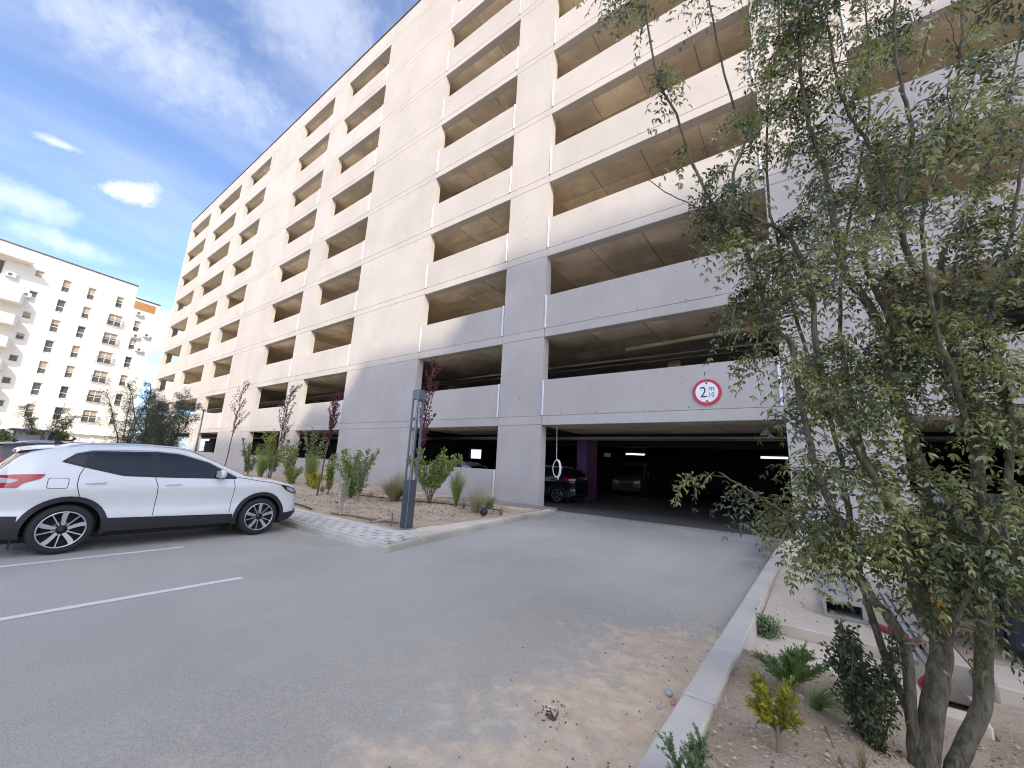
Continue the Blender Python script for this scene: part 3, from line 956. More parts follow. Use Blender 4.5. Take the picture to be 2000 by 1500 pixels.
def strip_poly(pts, w):
    L, R = [], []
    for i, p in enumerate(pts):
        a_ = Vector(pts[max(i - 1, 0)]); b_ = Vector(pts[min(i + 1, len(pts) - 1)]); d = (b_ - a_).normalized(); n = Vector((-d.y, d.x)) * w / 2
        L.append(tuple(Vector(p) + n)); R.append(tuple(Vector(p) - n))
    return L + R[::-1]
def arch_poly(yc, r0, r1, zmin, zc=.36):
    a0 = math.asin((zmin - zc) / r1); n = 20
    o = [(yc + r1 * math.cos(a0 + (math.pi - 2 * a0) * k / n), zc + r1 * math.sin(a0 + (math.pi - 2 * a0) * k / n)) for k in range(n + 1)]
    a1 = math.asin((zmin - zc) / r0)
    i_ = [(yc + r0 * math.cos(a1 + (math.pi - 2 * a1) * k / n), zc + r0 * math.sin(a1 + (math.pi - 2 * a1) * k / n)) for k in range(n + 1)]
    return o + i_[::-1]
AX = (.90, 3.63)
def build_car(loc, rz, paint_name):
    root = empty('parked_car', loc, rz)
    V, Fc = body_mesh()
    mb = MB(); mb.add(V, Fc)
    body = mb.build('body', paint_name, root, smooth=True, fix=True)
    body.data.materials.append(MAT['soft_black'])
    # wheel wells
    cut = MB()
    for yc in AX:
        for sg in (-1, 1):
            prof = [(.001, .56 * sg), (.425, .56 * sg), (.425, 1.2 * sg), (.001, 1.2 * sg)]
            cut.lathe(prof, 40, 'x', (0, yc, .36))
    co = cut.build('wheel_well_cutter', 'soft_black', None, fix=True)
    bpy.context.view_layer.update()
    md = body.modifiers.new('cut', 'BOOLEAN'); md.object = co; md.operation = 'DIFFERENCE'; md.solver = 'EXACT'; md.material_mode = 'TRANSFER'
    par = body.parent; body.parent = None; body.matrix_world = Matrix.Identity(4)
    bpy.context.view_layer.update()
    dg = bpy.context.evaluated_depsgraph_get()
    me = bpy.data.meshes.new_from_object(body.evaluated_get(dg))
    body.modifiers.clear(); body.data = me; body.parent = par
    bpy.data.objects.remove(co)
    for p in me.polygons:
        p.use_smooth = True
        if p.center.z < .335 and .05 < p.center.y < 4.4: p.material_index = 1
    bm = bmesh.new(); bm.from_mesh(me)
    for e in bm.edges:
        if len(e.link_faces) == 2 and e.calc_face_angle(0) > math.radians(40): e.smooth = False
    bm.to_mesh(me); bm.free()
    for sg in (1, -1):
        def sp(name, poly, off, mat, step=.07, rnd=0, par=root): return side_panel(poly, off, sg, step, rnd).build(name, mat, par, smooth=True)
        sp('window_surround', [(.735, 1.37), (.87, 1.49), (1.06, 1.54), (1.85, 1.565), (2.18, 1.54), (2.62, 1.41), (3.12, 1.135), (3.1, 1.105), (1.99, 1.13), (1.46, 1.15), (1.0, 1.275), (.75, 1.35)], .003, 'black_plastic', .05, .03)
        sp('window_trim', strip_poly([(.72, 1.365), (.865, 1.498), (1.06, 1.552), (1.5, 1.572), (1.85, 1.578), (2.18, 1.553), (2.63, 1.42), (3.12, 1.15)], .014), .006, 'steel', .05)
        sp('quarter_window', [(.77, 1.37), (.88, 1.475), (1.03, 1.515), (.965, 1.315)], .007, 'car_glass', .05, .03)
        sp('rear_door_window', [(1.075, 1.52), (1.775, 1.545), (1.83, 1.165), (1.47, 1.175), (1.01, 1.30)], .007, 'car_glass', .05, .03)
        sp('front_door_window', [(1.87, 1.548), (2.16, 1.522), (2.58, 1.40), (2.96, 1.185), (2.9, 1.14), (1.99, 1.155)], .007, 'car_glass', .05, .03)
        for dl in ([(.985, 1.29), (.945, 1.16), (.94, 1.02), (.975, .90), (1.0, .84)], [(1.86, 1.14), (1.915, .98), (1.93, .8), (1.925, .5)], [(3.06, 1.10), (3.09, .98), (3.09, .8), (3.07, .47)], [(3.13, 1.14), (3.5, 1.075), (3.8, 1.03), (3.96, .99)]):
            sp('panel_gap', strip_poly(dl, .010), .0025, 'soft_black', .04)
        sp('sill_cladding', [(1.36, .285), (3.16, .28), (3.13, .45), (1.33, .50)], .014, 'black_plastic', .06)
        sp('rear_cladding', [(.03, .42), (.2, .30), (.44, .25), (.43, .58), (.03, .60)], .010, 'black_plastic', .05)
        sp('front_cladding', [(4.05, .24), (4.25, .24), (4.46, .36), (4.45, .42), (4.07, .40)], .010, 'black_plastic', .04)
        for yc in AX: sp('wheel_arch', arch_poly(yc, .415, .488, .25), .013, 'black_plastic', .04)
        tl = sp('tail_light', [(.03, 1.135), (.3, 1.165), (.60, 1.175), (.56, 1.11), (.40, 1.045), (.35, .975), (.03, .985)], .010, 'lamp_red', .04, .02)
        sp('reversing_lens', [(.04, 1.12), (.22, 1.115), (.36, 1.09), (.30, 1.05), (.04, 1.045)], .014, 'lamp_clear', .04, .01, tl)
        hl = sp('headlight', [(3.94, 1.0), (4.12, .965), (4.28, .91), (4.40, .82), (4.40, .77), (4.26, .80), (4.10, .87)], .008, 'lamp_dark', .03, .02)
        sp('lens', [(4.10, .945), (4.26, .895), (4.36, .82), (4.24, .83), (4.12, .89)], .012, 'lamp_clear', .03, .015, hl)
        if sg > 0:
            ff = sp('fuel_flap', [(.63, .965), (.85, .965), (.85, 1.12), (.63, 1.12)], .0025, 'soft_black', .05, .03)
            sp('flap_skin', [(.637, .972), (.843, .972), (.843, 1.113), (.637, 1.113)], .004, paint_name, .05, .027, ff)
        for (y0, z0) in ((1.02, 1.045), (2.0, 1.015)):
            h = MB(); pts = [(sg * (hw(y0 + .24 * k / 6, z0) + .006 + .034 * math.sin(math.pi * k / 6) ** .6), y0 + .24 * k / 6, z0 + .006 * math.sin(math.pi * k / 6)) for k in range(7)]
            h.tube(pts, [.009, .015, .017, .017, .017, .015, .009], 8); h.build('door_handle', paint_name, root, smooth=True)
        mi = MB(); c = (sg * (hw(2.78, 1.17) + .14), 2.80, 1.205)
        mi.lathe([(.001, -.125), (.05, -.115), (.082, -.07), (.092, 0), (.085, .06), (.05, .1), (.001, .11)], 16, 'x', (0, 0, 0))
        mi.v = [(c[0] + v[0], c[1] + v[1] * (.85 if v[1] > 0 else .55), c[2] + v[2] * .88) for v in mi.v]
        mo = mi.build('mirror', paint_name, root, smooth=True)
        ar = MB(); ar.tube([(sg * (hw(2.86, 1.14) - .02), 2.88, 1.135), (c[0], 2.83, 1.15)], [.035, .03], 8); ar.build('mirror_arm', 'black_plastic', mo, smooth=True)
        mg = MB(); mg.box(c[0] - .1, c[0] + .1, c[1] - .054, c[1] - .050, c[2] - .06, c[2] + .06); mg.build('mirror_glass', 'lamp_clear', mo)
        rr = MB(); pts = []
        for k in range(13):
            y = .75 + 1.75 * k / 12; x = hw(y, shoulder(y)) - .10; e_ = .028 if 0 < k < 12 else -.01
            pts.append((sg * x, y, top_at(x, y) + e_))
        rr.tube(pts, .016, 8); rr.build('roof_rail', 'steel', root, smooth=True)
        mf = MB(); x = hw(.45, .3) - .12
        for yc in AX: mf.box(sg * x - .1, sg * x + .1, yc - .47, yc - .455, .12, .32)
        mf.build('mud_flap', 'soft_black', root)
    # windscreen, rear window, spoiler
    def top_panel(y0, y1, m0, m1, off, name, mat):
        mb = MB(); ny, nx = 12, 12; V = []; Fs = []
        for i in range(ny + 1):
            y = y0 + (y1 - y0) * i / ny; w = hw(y, shoulder(y)) - (m0 + (m1 - m0) * i / ny)
            for k in range(nx + 1):
                x = -w + 2 * w * k / nx; V.append((x, y, top_at(x, y) + off))
        for i in range(ny):
            for k in range(nx): q = i * (nx + 1) + k; Fs.append((q, q + 1, q + nx + 2, q + nx + 1))
        mb.add(V, Fs); return mb.build(name, mat, root, smooth=True)
    top_panel(2.44, 3.36, .07, .06, .006, 'windscreen', 'car_glass')
    top_panel(.14, .37, .10, .10, .007, 'rear_window', 'car_glass')
    spl = MB(); V = []; Fs = []
    nx = 12
    for (y, dz) in ((.62, .004), (.45, .02), (.30, .022), (.27, .0), (.30, -.03), (.45, -.02), (.62, -.01)):
        w = hw(.5, 1.5) - .06
        for k in range(nx + 1):
            x = -w + 2 * w * k / nx; V.append((x, y, top_at(x, max(y, .5)) - (0 if y > .5 else (.5 - y) * .22) + dz))
    for i in range(6):
        for k in range(nx): q = i * (nx + 1) + k; Fs.append((q, q + 1, q + nx + 2, q + nx + 1))
    spl.add(V, Fs); spl.build('spoiler', paint_name, root, smooth=True, fix=True)
    fin = MB(); fin.prism([(.66, 1.60), (.80, 1.62), (.70, 1.69), (.665, 1.69)], 'x', -.018, .018); fin.build('antenna_fin', 'black_plastic', root, fix=True)
    gr = MB(); gr.box(-.42, .42, 4.47, 4.535, .68, .80); gr.build('grille', 'soft_black', root)
    bl = MB(); bl.box(-.5, .5, 4.42, 4.525, .34, .44); bl.build('bumper_intake', 'black_plastic', root)
    ub = MB(); ub.box(-.62, .62, .3, 4.2, .17, .26); ub.build('underbody', 'soft_black', root)
    # wheels
    for yc in AX:
        for sg in (1, -1):
            xo = sg * .855
            rim = MB(); rim.lathe([(.10, -.05 * sg), (.20, -.06 * sg), (.235, -.02 * sg), (.245, .03 * sg), (.262, .045 * sg), (.268, .03 * sg), (.262, -.1 * sg), (.24, -.16 * sg)], 40, 'x')
            wh = rim.build('wheel', 'soft_black', root, (xo, yc, .36), smooth=True, fix=True)
            ty = MB(); ty.lathe([(.262, -.19 * sg), (.30, -.205 * sg), (.340, -.19 * sg), (.357, -.16 * sg), (.360, -.09 * sg), (.357, -.02 * sg), (.342, .015 * sg), (.315, .036 * sg), (.285, .038 * sg), (.264, .025 * sg)], 48, 'x')
            ty.build('tyre', 'rubber', wh, smooth=True)
            rg = MB(); rg.lathe([(.246, .036 * sg), (.250, .047 * sg), (.262, .049 * sg), (.266, .040 * sg)], 48, 'x'); rg.build('rim_ring', 'steel', wh, smooth=True)
            hub = MB(); hub.lathe([(.001, .040 * sg), (.03, .040 * sg), (.034, .03 * sg), (.075, .018 * sg), (.085, -.05 * sg)], 24, 'x'); hub.build('hub', 'black_plastic', wh, smooth=True)
            dk = MB(); dk.lathe([(.05, -.07 * sg), (.17, -.07 * sg), (.17, -.085 * sg)], 32, 'x'); dk.build('brake_disc', 'galvanised', wh)
            for k in range(10):
                a0 = 2 * math.pi * k / 10 + .22; wide = k % 2 == 0
                s_ = MB(); V = []; w0, w1 = (.020, .031) if wide else (.008, .007)
                for (r_, w_, sw) in ((.062, w0, 0), (.13, (w0 + w1) / 2, .012 if wide else 0), (.20, w1 * .95, .018 if wide else 0), (.248, w1, .012 if wide else 0)):
                    for d in (-1, 1):
                        c_, q = r_, d * w_ + sw
                        yy, z_ = c_ * math.cos(a0) - q * math.sin(a0), c_ * math.sin(a0) + q * math.cos(a0)
                        V += [(sg * (.030 + .012 * (r_ / .25)), yy, z_), (sg * -.01, yy, z_)]
                Fs = []
                for i in range(3):
                    o = i * 4
                    Fs += [(o, o + 2, o + 6, o + 4), (o + 1, o + 5, o + 7, o + 3), (o, o + 4, o + 5, o + 1), (o + 2, o + 3, o + 7, o + 6)]
                s_.add(V, Fs); s_.build('spoke', 'steel', wh, fix=True)
    return root
CARX = -10.06
car = build_car((CARX, -13.6, 0), 0, 'paint_white')
tag(car, 'white compact crossover parked nose-in to the paved island', 'car')
def recolour(o, old, new):
    for c in [o] + list(o.children_recursive):
        if c.type == 'MESH' and c.data.materials and c.data.materials[0] == MAT[old]:
            c.data = c.data.copy(); c.data.materials[0] = MAT[new]
def car_copy(loc, rz, paint_name, label, group):
    c = copy_tree(car); c.location = loc; c.rotation_euler = (0, 0, rz); tag(c, label, 'car', group); recolour(c, 'paint_white', paint_name); return c
car['group'] = 'parked cars'
car_copy((-17.6, -13.75, 0), 0, 'paint_black', 'black car half out of frame behind the white crossover', 'parked cars')
car_copy((-13.3, 1.9, .012), math.pi / 2, 'paint_silver', 'silver car inside the garage behind the ground-floor opening left of the entrance', 'parked cars')
car_copy((-8.75, 3.9, .012), math.pi / 2, 'paint_blue', 'dark blue car inside the entrance left of the purple column', 'parked cars')

def build_van(loc, rz):
    v = empty('delivery_van', loc, rz)          # nose towards -y
    b = MB(); prof = [(0, .35), (0, .95), (.12, 1.1), (.75, 1.28), (1.25, 2.05), (1.45, 2.2), (5.0, 2.25), (5.1, 2.1), (5.1, .35)]
    b.prism(prof, 'x', -.95, .95); bo = b.build('body', 'paint_white', v, fix=True)
    bv = bo.modifiers.new('bevel', 'BEVEL'); bv.width = .07; bv.segments = 3
    w = MB(); w.add([(-.82, .79, 1.335), (.82, .79, 1.335), (.76, 1.225, 2.01), (-.76, 1.225, 2.01)], [(0, 1, 2, 3)])
    w.v = [(x, y - .02, z + .013) for x, y, z in w.v]; w.build('windscreen', 'car_glass', v)
    for sg in (-1, 1):
        s_ = MB(); s_.prism([(1.0, 1.35), (2.2, 1.35), (2.2, 1.95), (1.42, 1.95)], 'x', sg * .953, sg * .945); s_.build('side_window', 'car_glass', v, fix=True)
        h = MB(); h.prism([(sg * .5, .82), (sg * .9, .85), (sg * .9, 1.03), (sg * .55, 1.0)], 'y', -.012, .03); h.build('headlight', 'lamp_clear', v, fix=True)
        for yc in (.95, 4.1):
            t_ = MB(); t_.lathe([(.001, -.01), (.2, -.01), (.22, .02), (.33, .02), (.345, 0), (.345, -.2), (.2, -.22)], 32, 'x', (0, 0, 0)); t_.v = [(sg * x, y, z) for x, y, z in t_.v]
            t_.build('wheel', 'rubber', v, (sg * .94, yc, .345), smooth=True, fix=True)
        m_ = MB(); m_.cbox(sg * 1.12 - .09, sg * 1.12 + .09, .98, 1.1, 1.35, 1.65, .03); m_.build('mirror', 'black_plastic', v)
    g_ = MB(); g_.box(-.45, .45, -.015, .05, .62, .8); g_.build('grille', 'soft_black', v)
    bp_ = MB(); bp_.cbox(-.96, .96, -.07, .2, .33, .58, .03); bp_.build('bumper', 'black_plastic', v)
    return v
v1 = build_van((-9.75, 12.2, .012), 0); recolour(v1, 'paint_white', 'paint_grey'); tag(v1, 'dull grey van facing out in the dark behind the purple column', 'van')
v2 = copy_tree(v1); v2.location = (4.3, 1.2, T0 + .302); v2.rotation_euler = (0, 0, math.pi / 2 * 0); recolour(v2, 'paint_grey', 'paint_blue')
tag(v2, 'dark blue van on the first floor seen through the right-hand bay behind the tree', 'van')

# ================================================================== LIGHT COLUMN
lp = empty('light_column', (-7.50, -7.52, .12)); tag(lp, 'grey square light column with four slim rods and a solid foot on the paved island', 'lamp post')
mb = MB(); mb.cbox(-.17, .17, -.17, .17, 0, .015, .004); mb.build('base_plate', 'galvanised', lp)
mb = MB(); mb.cbox(-.105, .105, -.105, .105, .015, 1.07, .006); mb.build('foot', 'dark_metal', lp)
for (sx_, sy_) in ((1, 1), (1, -1), (-1, 1), (-1, -1)):
    mb = MB(); mb.cbox(sx_ * .084 - .020, sx_ * .084 + .020, sy_ * .084 - .020, sy_ * .084 + .020, 1.07, 2.96, .003); mb.build('rod', 'grey_metal', lp)
mb = MB(); mb.cbox(-.108, .108, -.108, .108, 2.96, 3.20, .006); mb.build('head', 'grey_metal', lp)
mb = MB(); mb.lathe([(.001, 2.5), (.035, 2.5), (.035, 2.94), (.001, 2.94)], 14, 'z'); mb.build('diffuser_core', 'acrylic', lp, smooth=True)
mb = MB(); mb.box(.100, .1065, -.1065, -.100, .02, 3.19); mb.build('edge_strip', 'steel', lp)

# ================================================================== HEIGHT SIGN
sg_ = empty('height_sign', (-2.46, 0, 4.245)); tag(sg_, 'round red and white 2.10 m height limit sign on the wall over the entrance', 'sign')
def disc(name, r, y0, y1, mat, n=64):
    mb = MB(); mb.lathe([(.0001, y0), (r, y0), (r, y1), (.0001, y1)], n, 'y'); return mb.build(name, mat, sg_, fix=True)
disc('back_plate', .425, -.045, -.002, 'sign_red'); disc('white_face', .335, -.049, -.0455, 'sign_white')
def lettering(txt, size, x, z, name):
    cu = bpy.data.curves.new(name, 'FONT'); cu.body = txt; cu.size = size; cu.extrude = .0012; cu.align_x = 'CENTER'; cu.resolution_u = 4
    ob = bpy.data.objects.new(name, cu); COL.objects.link(ob); bpy.context.view_layer.update()
    me = bpy.data.meshes.new_from_object(ob.evaluated_get(bpy.context.evaluated_depsgraph_get()))
    bpy.data.objects.remove(ob); me.materials.clear(); me.materials.append(MAT['sign_black'])
    o = bpy.data.objects.new(name, me); o.rotation_euler = (math.pi / 2, 0, 0); o.location = (x, -.0512, z); return link(o, sg_)
o = lettering('2', .50, -.10, -.165, 'numeral'); o.scale = (.86, 1, 1)
o = lettering('m', .24, .145, .045, 'letter'); o = lettering('10', .215, .135, -.165, 'numeral'); o.scale = (.85, 1, 1)
o = lettering('.', .26, .025, -.165, 'full_stop')
for zs_ in (1, -1):
    mb = MB(); mb.prism([(-.05, .315 * zs_), (.05, .315 * zs_), (0, .245 * zs_)], 'y', -.0524, -.05); mb.build('arrow_mark', 'sign_black', sg_, fix=True)

# ================================================================== THINGS INSIDE THE ENTRANCE
tl_ = empty('tube_lamp', (-8.35, 10, 2.72)); tag(tl_, 'lit warm tube lamp hanging in the dark garage above the van', 'lamp')
mb = MB(); mb.tube([(-.55, 0, -.1), (.55, 0, -.1)], .022, 8); mb.build('tube', 'tube_light', tl_)
mb = MB(); mb.box(-.6, .6, -.05, .05, -.06, 0); mb.build('housing', 'white_plastic', tl_)
for s_ in (-.5, .5):
    mb = MB(); mb.tube([(s_, 0, 0), (s_, 0, .57)], .006, 5); mb.build('hanger', 'galvanised', tl_)
mb = MB(); mb.box(-10.3, -9.85, 9.9, 9.92, 2.42, 2.66); ns = mb.build('notice_board', 'white_plastic'); tag(ns, 'small white board hanging left of the lit tube lamp', 'board')
hr = empty('cable_coil', (-8.3, .62, 3.30)); tag(hr, 'pale coiled cable hanging on a wire inside the left edge of the entrance', 'cable')
mb = MB(); mb.tube([(-.04, 0, 0), (-.03, 0, -.7), (-.02, 0, -1.36)], .012, 6); mb.build('wire', 'white_plastic', hr)
for k in range(4):
    mb = MB(); n = 26
    pts = [(math.sin(2 * math.pi * i / n) * (.155 + .012 * k) + random.uniform(-.004, .004), .02 * k - .03 + .015 * math.cos(4 * math.pi * i / n), -1.71 + math.cos(2 * math.pi * i / n) * (.33 + .01 * k)) for i in range(n + 1)]
    mb.tube(pts, .017, 6, False); mb.build('coil', 'white_plastic', hr, smooth=True)
mb = MB(); mb.tube([(.08, -.03, -2.0), (.09, -.03, -2.14)], .022, 6); mb.build('plug', 'white_plastic', hr)

# ================================================================== PLANTS
def unit(v): return v / np.maximum(np.linalg.norm(v, axis=-1, keepdims=True), 1e-9)
def leaf_quads(P, D, Nn, L, Wd):
    """pointed leaves: base P, direction D, normal Nn, length L, width Wd -> verts, quads"""
    S = unit(np.cross(D, Nn)); L = np.asarray(L).reshape(-1, 1); Wd = np.asarray(Wd).reshape(-1, 1)
    fold = unit(Nn) * (Wd * .22)
    V = np.stack([P, P + D * L * .5 + S * Wd * .5 + fold, P + D * L - fold * .8, P + D * L * .5 - S * Wd * .5 + fold], axis=1)
    n = len(P); Fq = np.arange(n * 4).reshape(n, 4)
    return V.reshape(-1, 3), Fq
def rand_dirs(n, rng): return unit(rng.normal(size=(n, 3)))
def pinnate(P, A, length, pairs, ll, lw, rng, droop=.5):
    """compound leaves: N bases P with axes A"""
    N = len(P); K = pairs
    s = (np.linspace(.18, 1, K)[None, :, None]) * np.asarray(length).reshape(-1, 1, 1)
    dn = np.array([0, 0, -1.0])
    pos = P[:, None, :] + A[:, None, :] * s + dn * (s ** 2) * droop / np.asarray(length).reshape(-1, 1, 1)
    tang = unit(A[:, None, :] + dn * (2 * droop * s / np.asarray(length).reshape(-1, 1, 1)))
    up = unit(np.array([0, 0, 1.0]) + rng.normal(scale=.55, size=(N, 1, 3)))
    side = unit(np.cross(tang, np.broadcast_to(up, tang.shape)))
    out = []
    for sg in (-1, 1):
        d = unit(side * sg + tang * .55 + dn * rng.uniform(-.1, .75, size=(N, K, 1)) + rng.normal(scale=.18, size=(N, K, 3)))
        nn = unit(np.cross(d, tang) * sg + rng.normal(scale=.35, size=(N, K, 3)))
        sz_ = rng.uniform(.75, 1.15, size=(N, K))
        keep = rng.random((N, K)) > .1
        out.append((pos[keep], d[keep], nn[keep], (ll * sz_)[keep], (lw * sz_)[keep]))
    tip = (pos[:, -1], tang[:, -1], np.broadcast_to(up[:, 0], (N, 3)), np.full(N, ll), np.full(N, lw))
    out.append(tip)
    cat = [np.concatenate([o[i] for o in out]) for i in range(5)]
    return leaf_quads(*cat)
def smooth_line(pts, sub=4):
    """Catmull-Rom through the points"""
    P = [Vector(p) for p in pts]; out = []
    for i in range(len(P) - 1):
        p0, p1, p2, p3 = P[max(i - 1, 0)], P[i], P[i + 1], P[min(i + 2, len(P) - 1)]
        for k in range(sub):
            t_ = k / sub
            out.append(.5 * ((2 * p1) + (p2 - p0) * t_ + (2 * p0 - 5 * p1 + 4 * p2 - p3) * t_ ** 2 + (3 * p1 - p0 - 3 * p2 + p3) * t_ ** 3))
    out.append(P[-1]); return out
def merge(parts):
    Vs, Fs, o = [], [], 0
    for v, f in parts: Vs.append(v); Fs.append(f + o); o += len(v)
    return np.concatenate(Vs), np.concatenate(Fs)

# ---- the large multi-stemmed locust in the foreground (stem courses in metres)
STEMS = {
 "T1":[(0.366,-10.046,-0.167),(0.413,-9.994,-0.018),(0.524,-9.977,0.457),(0.573,-9.94,0.672),(0.529,-9.955,0.817),(0.498,-9.977,1.025),(0.555,-9.944,1.28),(0.621,-9.895,1.494),(0.591,-9.955,1.861),(0.512,-10.072,2.299),(0.501,-10.103,2.605),(0.478,-10.109,2.774),(0.413,-10.15,2.957),(0.343,-10.186,3.107),(0.309,-10.203,3.289),(0.288,-10.284,3.764),(0.255,-10.34,4.097),(0.206,-10.405,4.423),(0.197,-10.451,4.791),(0.239,-10.518,5.394),(0.312,-10.557,5.974)],
 "T2":[(0.492,-10.012,-0.128),(0.55,-9.966,0.026),(0.712,-9.893,0.385),(0.778,-9.925,0.87),(0.806,-9.945,1.198),(0.825,-9.941,1.404),(0.856,-9.993,1.865),(0.871,-10.008,2.137),(0.829,-10.05,2.344),(0.817,-10.073,2.568),(0.801,-10.083,2.724),(0.764,-10.13,2.963),(0.655,-10.223,3.177),(0.657,-10.289,3.609),(0.719,-10.25,3.804),(0.778,-10.253,4.158),(0.752,-10.311,4.471),(0.755,-10.367,4.866),(0.839,-10.44,5.566)],
 "T3":[(0.378,-9.995,-0.032),(0.383,-10.018,0.251),(0.397,-10.056,0.614),(0.332,-10.11,0.807),(0.242,-10.171,0.959),(0.152,-10.243,1.149),(0.13,-10.266,1.351),(0.049,-10.365,1.676),(0.016,-10.413,1.944),(-0.015,-10.471,2.255),(-0.028,-10.513,2.553),(-0.096,-10.547,2.662),(-0.157,-10.6,2.867),(-0.211,-10.64,3.037),(-0.251,-10.683,3.263),(-0.376,-10.801,3.534),(-0.504,-10.932,3.847),(-0.599,-11.076,4.306),(-0.694,-11.179,4.607),(-0.733,-11.283,5.072),(-0.716,-11.335,5.504)],
 "T4":[(0.529,-9.955,0.817),(0.45,-10.204,1.206),(0.411,-10.213,1.434),(0.287,-10.321,1.799),(0.179,-10.401,2.101),(0.119,-10.429,2.341),(0.105,-10.449,2.685),(0.102,-10.451,2.991),(0.014,-10.537,3.377),(-0.16,-10.625,3.514),(-0.266,-10.664,3.66),(-0.291,-10.673,3.932),(-0.197,-10.606,4.251),(-0.276,-10.693,4.666),(-0.342,-10.824,5.292),(-0.356,-10.88,5.777)],
 "T5":[(0.512,-10.072,2.299),(0.54,-10.1,2.721),(0.457,-10.225,3.077),(0.438,-10.252,3.243),(0.565,-10.221,3.607),(0.599,-10.226,3.842),(0.516,-10.326,4.101),(0.43,-10.425,4.35),(0.393,-10.492,4.62),(0.371,-10.561,4.94),(0.338,-10.605,5.128),(0.349,-10.697,5.632)],
 "T6":[(0.778,-9.925,0.87),(0.852,-10.1,1.422),(0.942,-10.05,1.644),(1.0,-10.096,2.144),(0.973,-10.151,2.432),(0.942,-10.171,2.568),(1.048,-10.141,2.908),(1.111,-10.095,3.065),(1.207,-10.081,3.443),(1.33,-10.089,3.989),(1.443,-10.109,4.547)],
 "T7":[(0.871,-10.008,2.137),(0.902,-9.854,2.888),(0.901,-9.851,3.301),(1.143,-9.668,3.721),(1.299,-9.525,4.05),(1.462,-9.422,4.551),(1.617,-9.325,5.059),(1.804,-9.271,5.824)],
 "T8":[(0.242,-10.171,0.959),(0.066,-10.367,1.258),(-0.084,-10.445,1.372),(-0.241,-10.529,1.491),(-0.404,-10.615,1.598),(-0.505,-10.646,1.671)],
 "T9":[(0.573,-9.94,0.672),(0.602,-10.156,0.858),(0.68,-10.184,1.047),(0.747,-10.226,1.259),(0.848,-10.213,1.355),(0.956,-10.187,1.422)],
 "T10":[(0.287,-10.321,1.799),(0.29,-9.98,2.261),(0.277,-9.897,2.788),(0.376,-9.881,3.516),(0.542,-9.805,4.208),(0.683,-9.758,4.936),(0.724,-9.805,5.741),(0.749,-9.816,6.357)],
 "T11":[(0.856,-9.993,1.865),(0.752,-10.332,2.223),(0.673,-10.521,2.564),(0.642,-10.739,3.159),(0.758,-10.786,3.516),(0.851,-10.861,3.918),(0.896,-10.968,4.303)],
 "T12":[(0.383,-10.018,0.251),(0.289,-9.92,0.593),(0.224,-9.971,1.035),(0.19,-10.025,1.579),(0.19,-9.989,1.869),(0.108,-10.056,2.321),(0.022,-10.132,2.8),(-0.037,-10.195,3.306),(-0.092,-10.283,3.92),(-0.033,-10.338,4.74),(0.087,-10.314,5.43),(0.122,-10.36,6.146)],
 "T13":[(-0.157,-10.6,2.867),(-0.284,-10.72,3.462),(-0.402,-10.804,3.542),(-0.553,-10.911,3.621),(-0.705,-11.024,3.719),(-0.811,-11.105,3.821)],
}
R0 = dict(T1=(.070, .009), T2=(.050, .008), T3=(.034, .006), T4=(.030, .006), T5=(.024, .006), T6=(.026, .006), T7=(.022, .005), T8=(.016, .004), T9=(.022, .004), T10=(.020, .005), T11=(.018, .005), T12=(.026, .005), T13=(.008, .003))
tree = empty('locust_tree', (.45, -10, .1)); tag(tree, 'large multi-stemmed locust tree with feathery olive leaves in the right foreground bed', 'tree')
ORG = Vector((.45, -10, .1))
rng = np.random.default_rng(5); rnd = random.Random(5)
twigs = []; pts_leaf = []; ax_leaf = []
def spawn(p, d, L, lv, dens):
    """a twig with leaves; may fork"""
    n = max(4, int(L / .06)); q = Vector(p); d = Vector(d).normalized(); line = [q.copy()]
    for i in range(n):
        d = (d + Vector((rnd.gauss(0, .16), rnd.gauss(0, .16), rnd.gauss(.03, .13)))).normalized()
        q = q + d * (L / n); line.append(q.copy())
        if i > 0 or L < .2:
            for _ in range(2):
                if rnd.random() < dens:
                    a_ = (Vector((rnd.gauss(0, 1), rnd.gauss(0, 1), rnd.gauss(-.25, .6))).normalized() * .9 + d * .5).normalized()
                    pts_leaf.append(tuple(q)); ax_leaf.append(tuple(a_))
        if lv < 1 and rnd.random() < .32:
            dd = (d + Vector((rnd.gauss(0, .8), rnd.gauss(0, .8), rnd.gauss(.0, .5)))).normalized(); spawn(q, dd, L * rnd.uniform(.35, .6), lv + 1, dens)
    twigs.append((line, .0045 if lv == 0 else .003))
for nm, pl in STEMS.items():
    line = smooth_line([Vector(p) for p in pl], 4)
    line = [p + Vector((rnd.gauss(0, .004), rnd.gauss(0, .004), 0)) for p in line]
    r0, r1 = R0[nm]; n = len(line)
    mb = MB(); mb.tube([p - ORG for p in line], [r0 + (r1 - r0) * (i / (n - 1)) ** .75 for i in range(n)], 10 if r0 > .03 else 7)
    mb.build('trunk' if nm in ('T1', 'T2') else 'limb', 'bark', tree, smooth=True)
    acc = 0
    for i in range(1, n):
        seg = (line[i] - line[i - 1]); acc += seg.length
        z = line[i].z
        step = .078 if nm not in ('T13', 'T6', 'T7', 'T9') else .095
        if nm in ('T1', 'T2') and z < 1.2: continue
        if z < (.8 if nm in ('T3', 'T12') else .6): continue
        while acc > step:
            acc -= step
            if mn.noise(line[i] * 2.6 + Vector((0, len(nm), ord(nm[-1])))) < -.13 and nm != 'T8': continue
            a = rnd.uniform(0, 2 * math.pi)
            d = Vector((math.cos(a), math.sin(a), rnd.uniform(-.2, .8)))
            left = line[i].x < -.15
            L = rnd.uniform(.08, .22) if left else rnd.uniform(.12, .34)
            if i > n - 4: L = rnd.uniform(.15, .3)
            if rnd.random() < (.75 if left else .92): spawn(line[i], d, L, 0, .72 if left else .78)
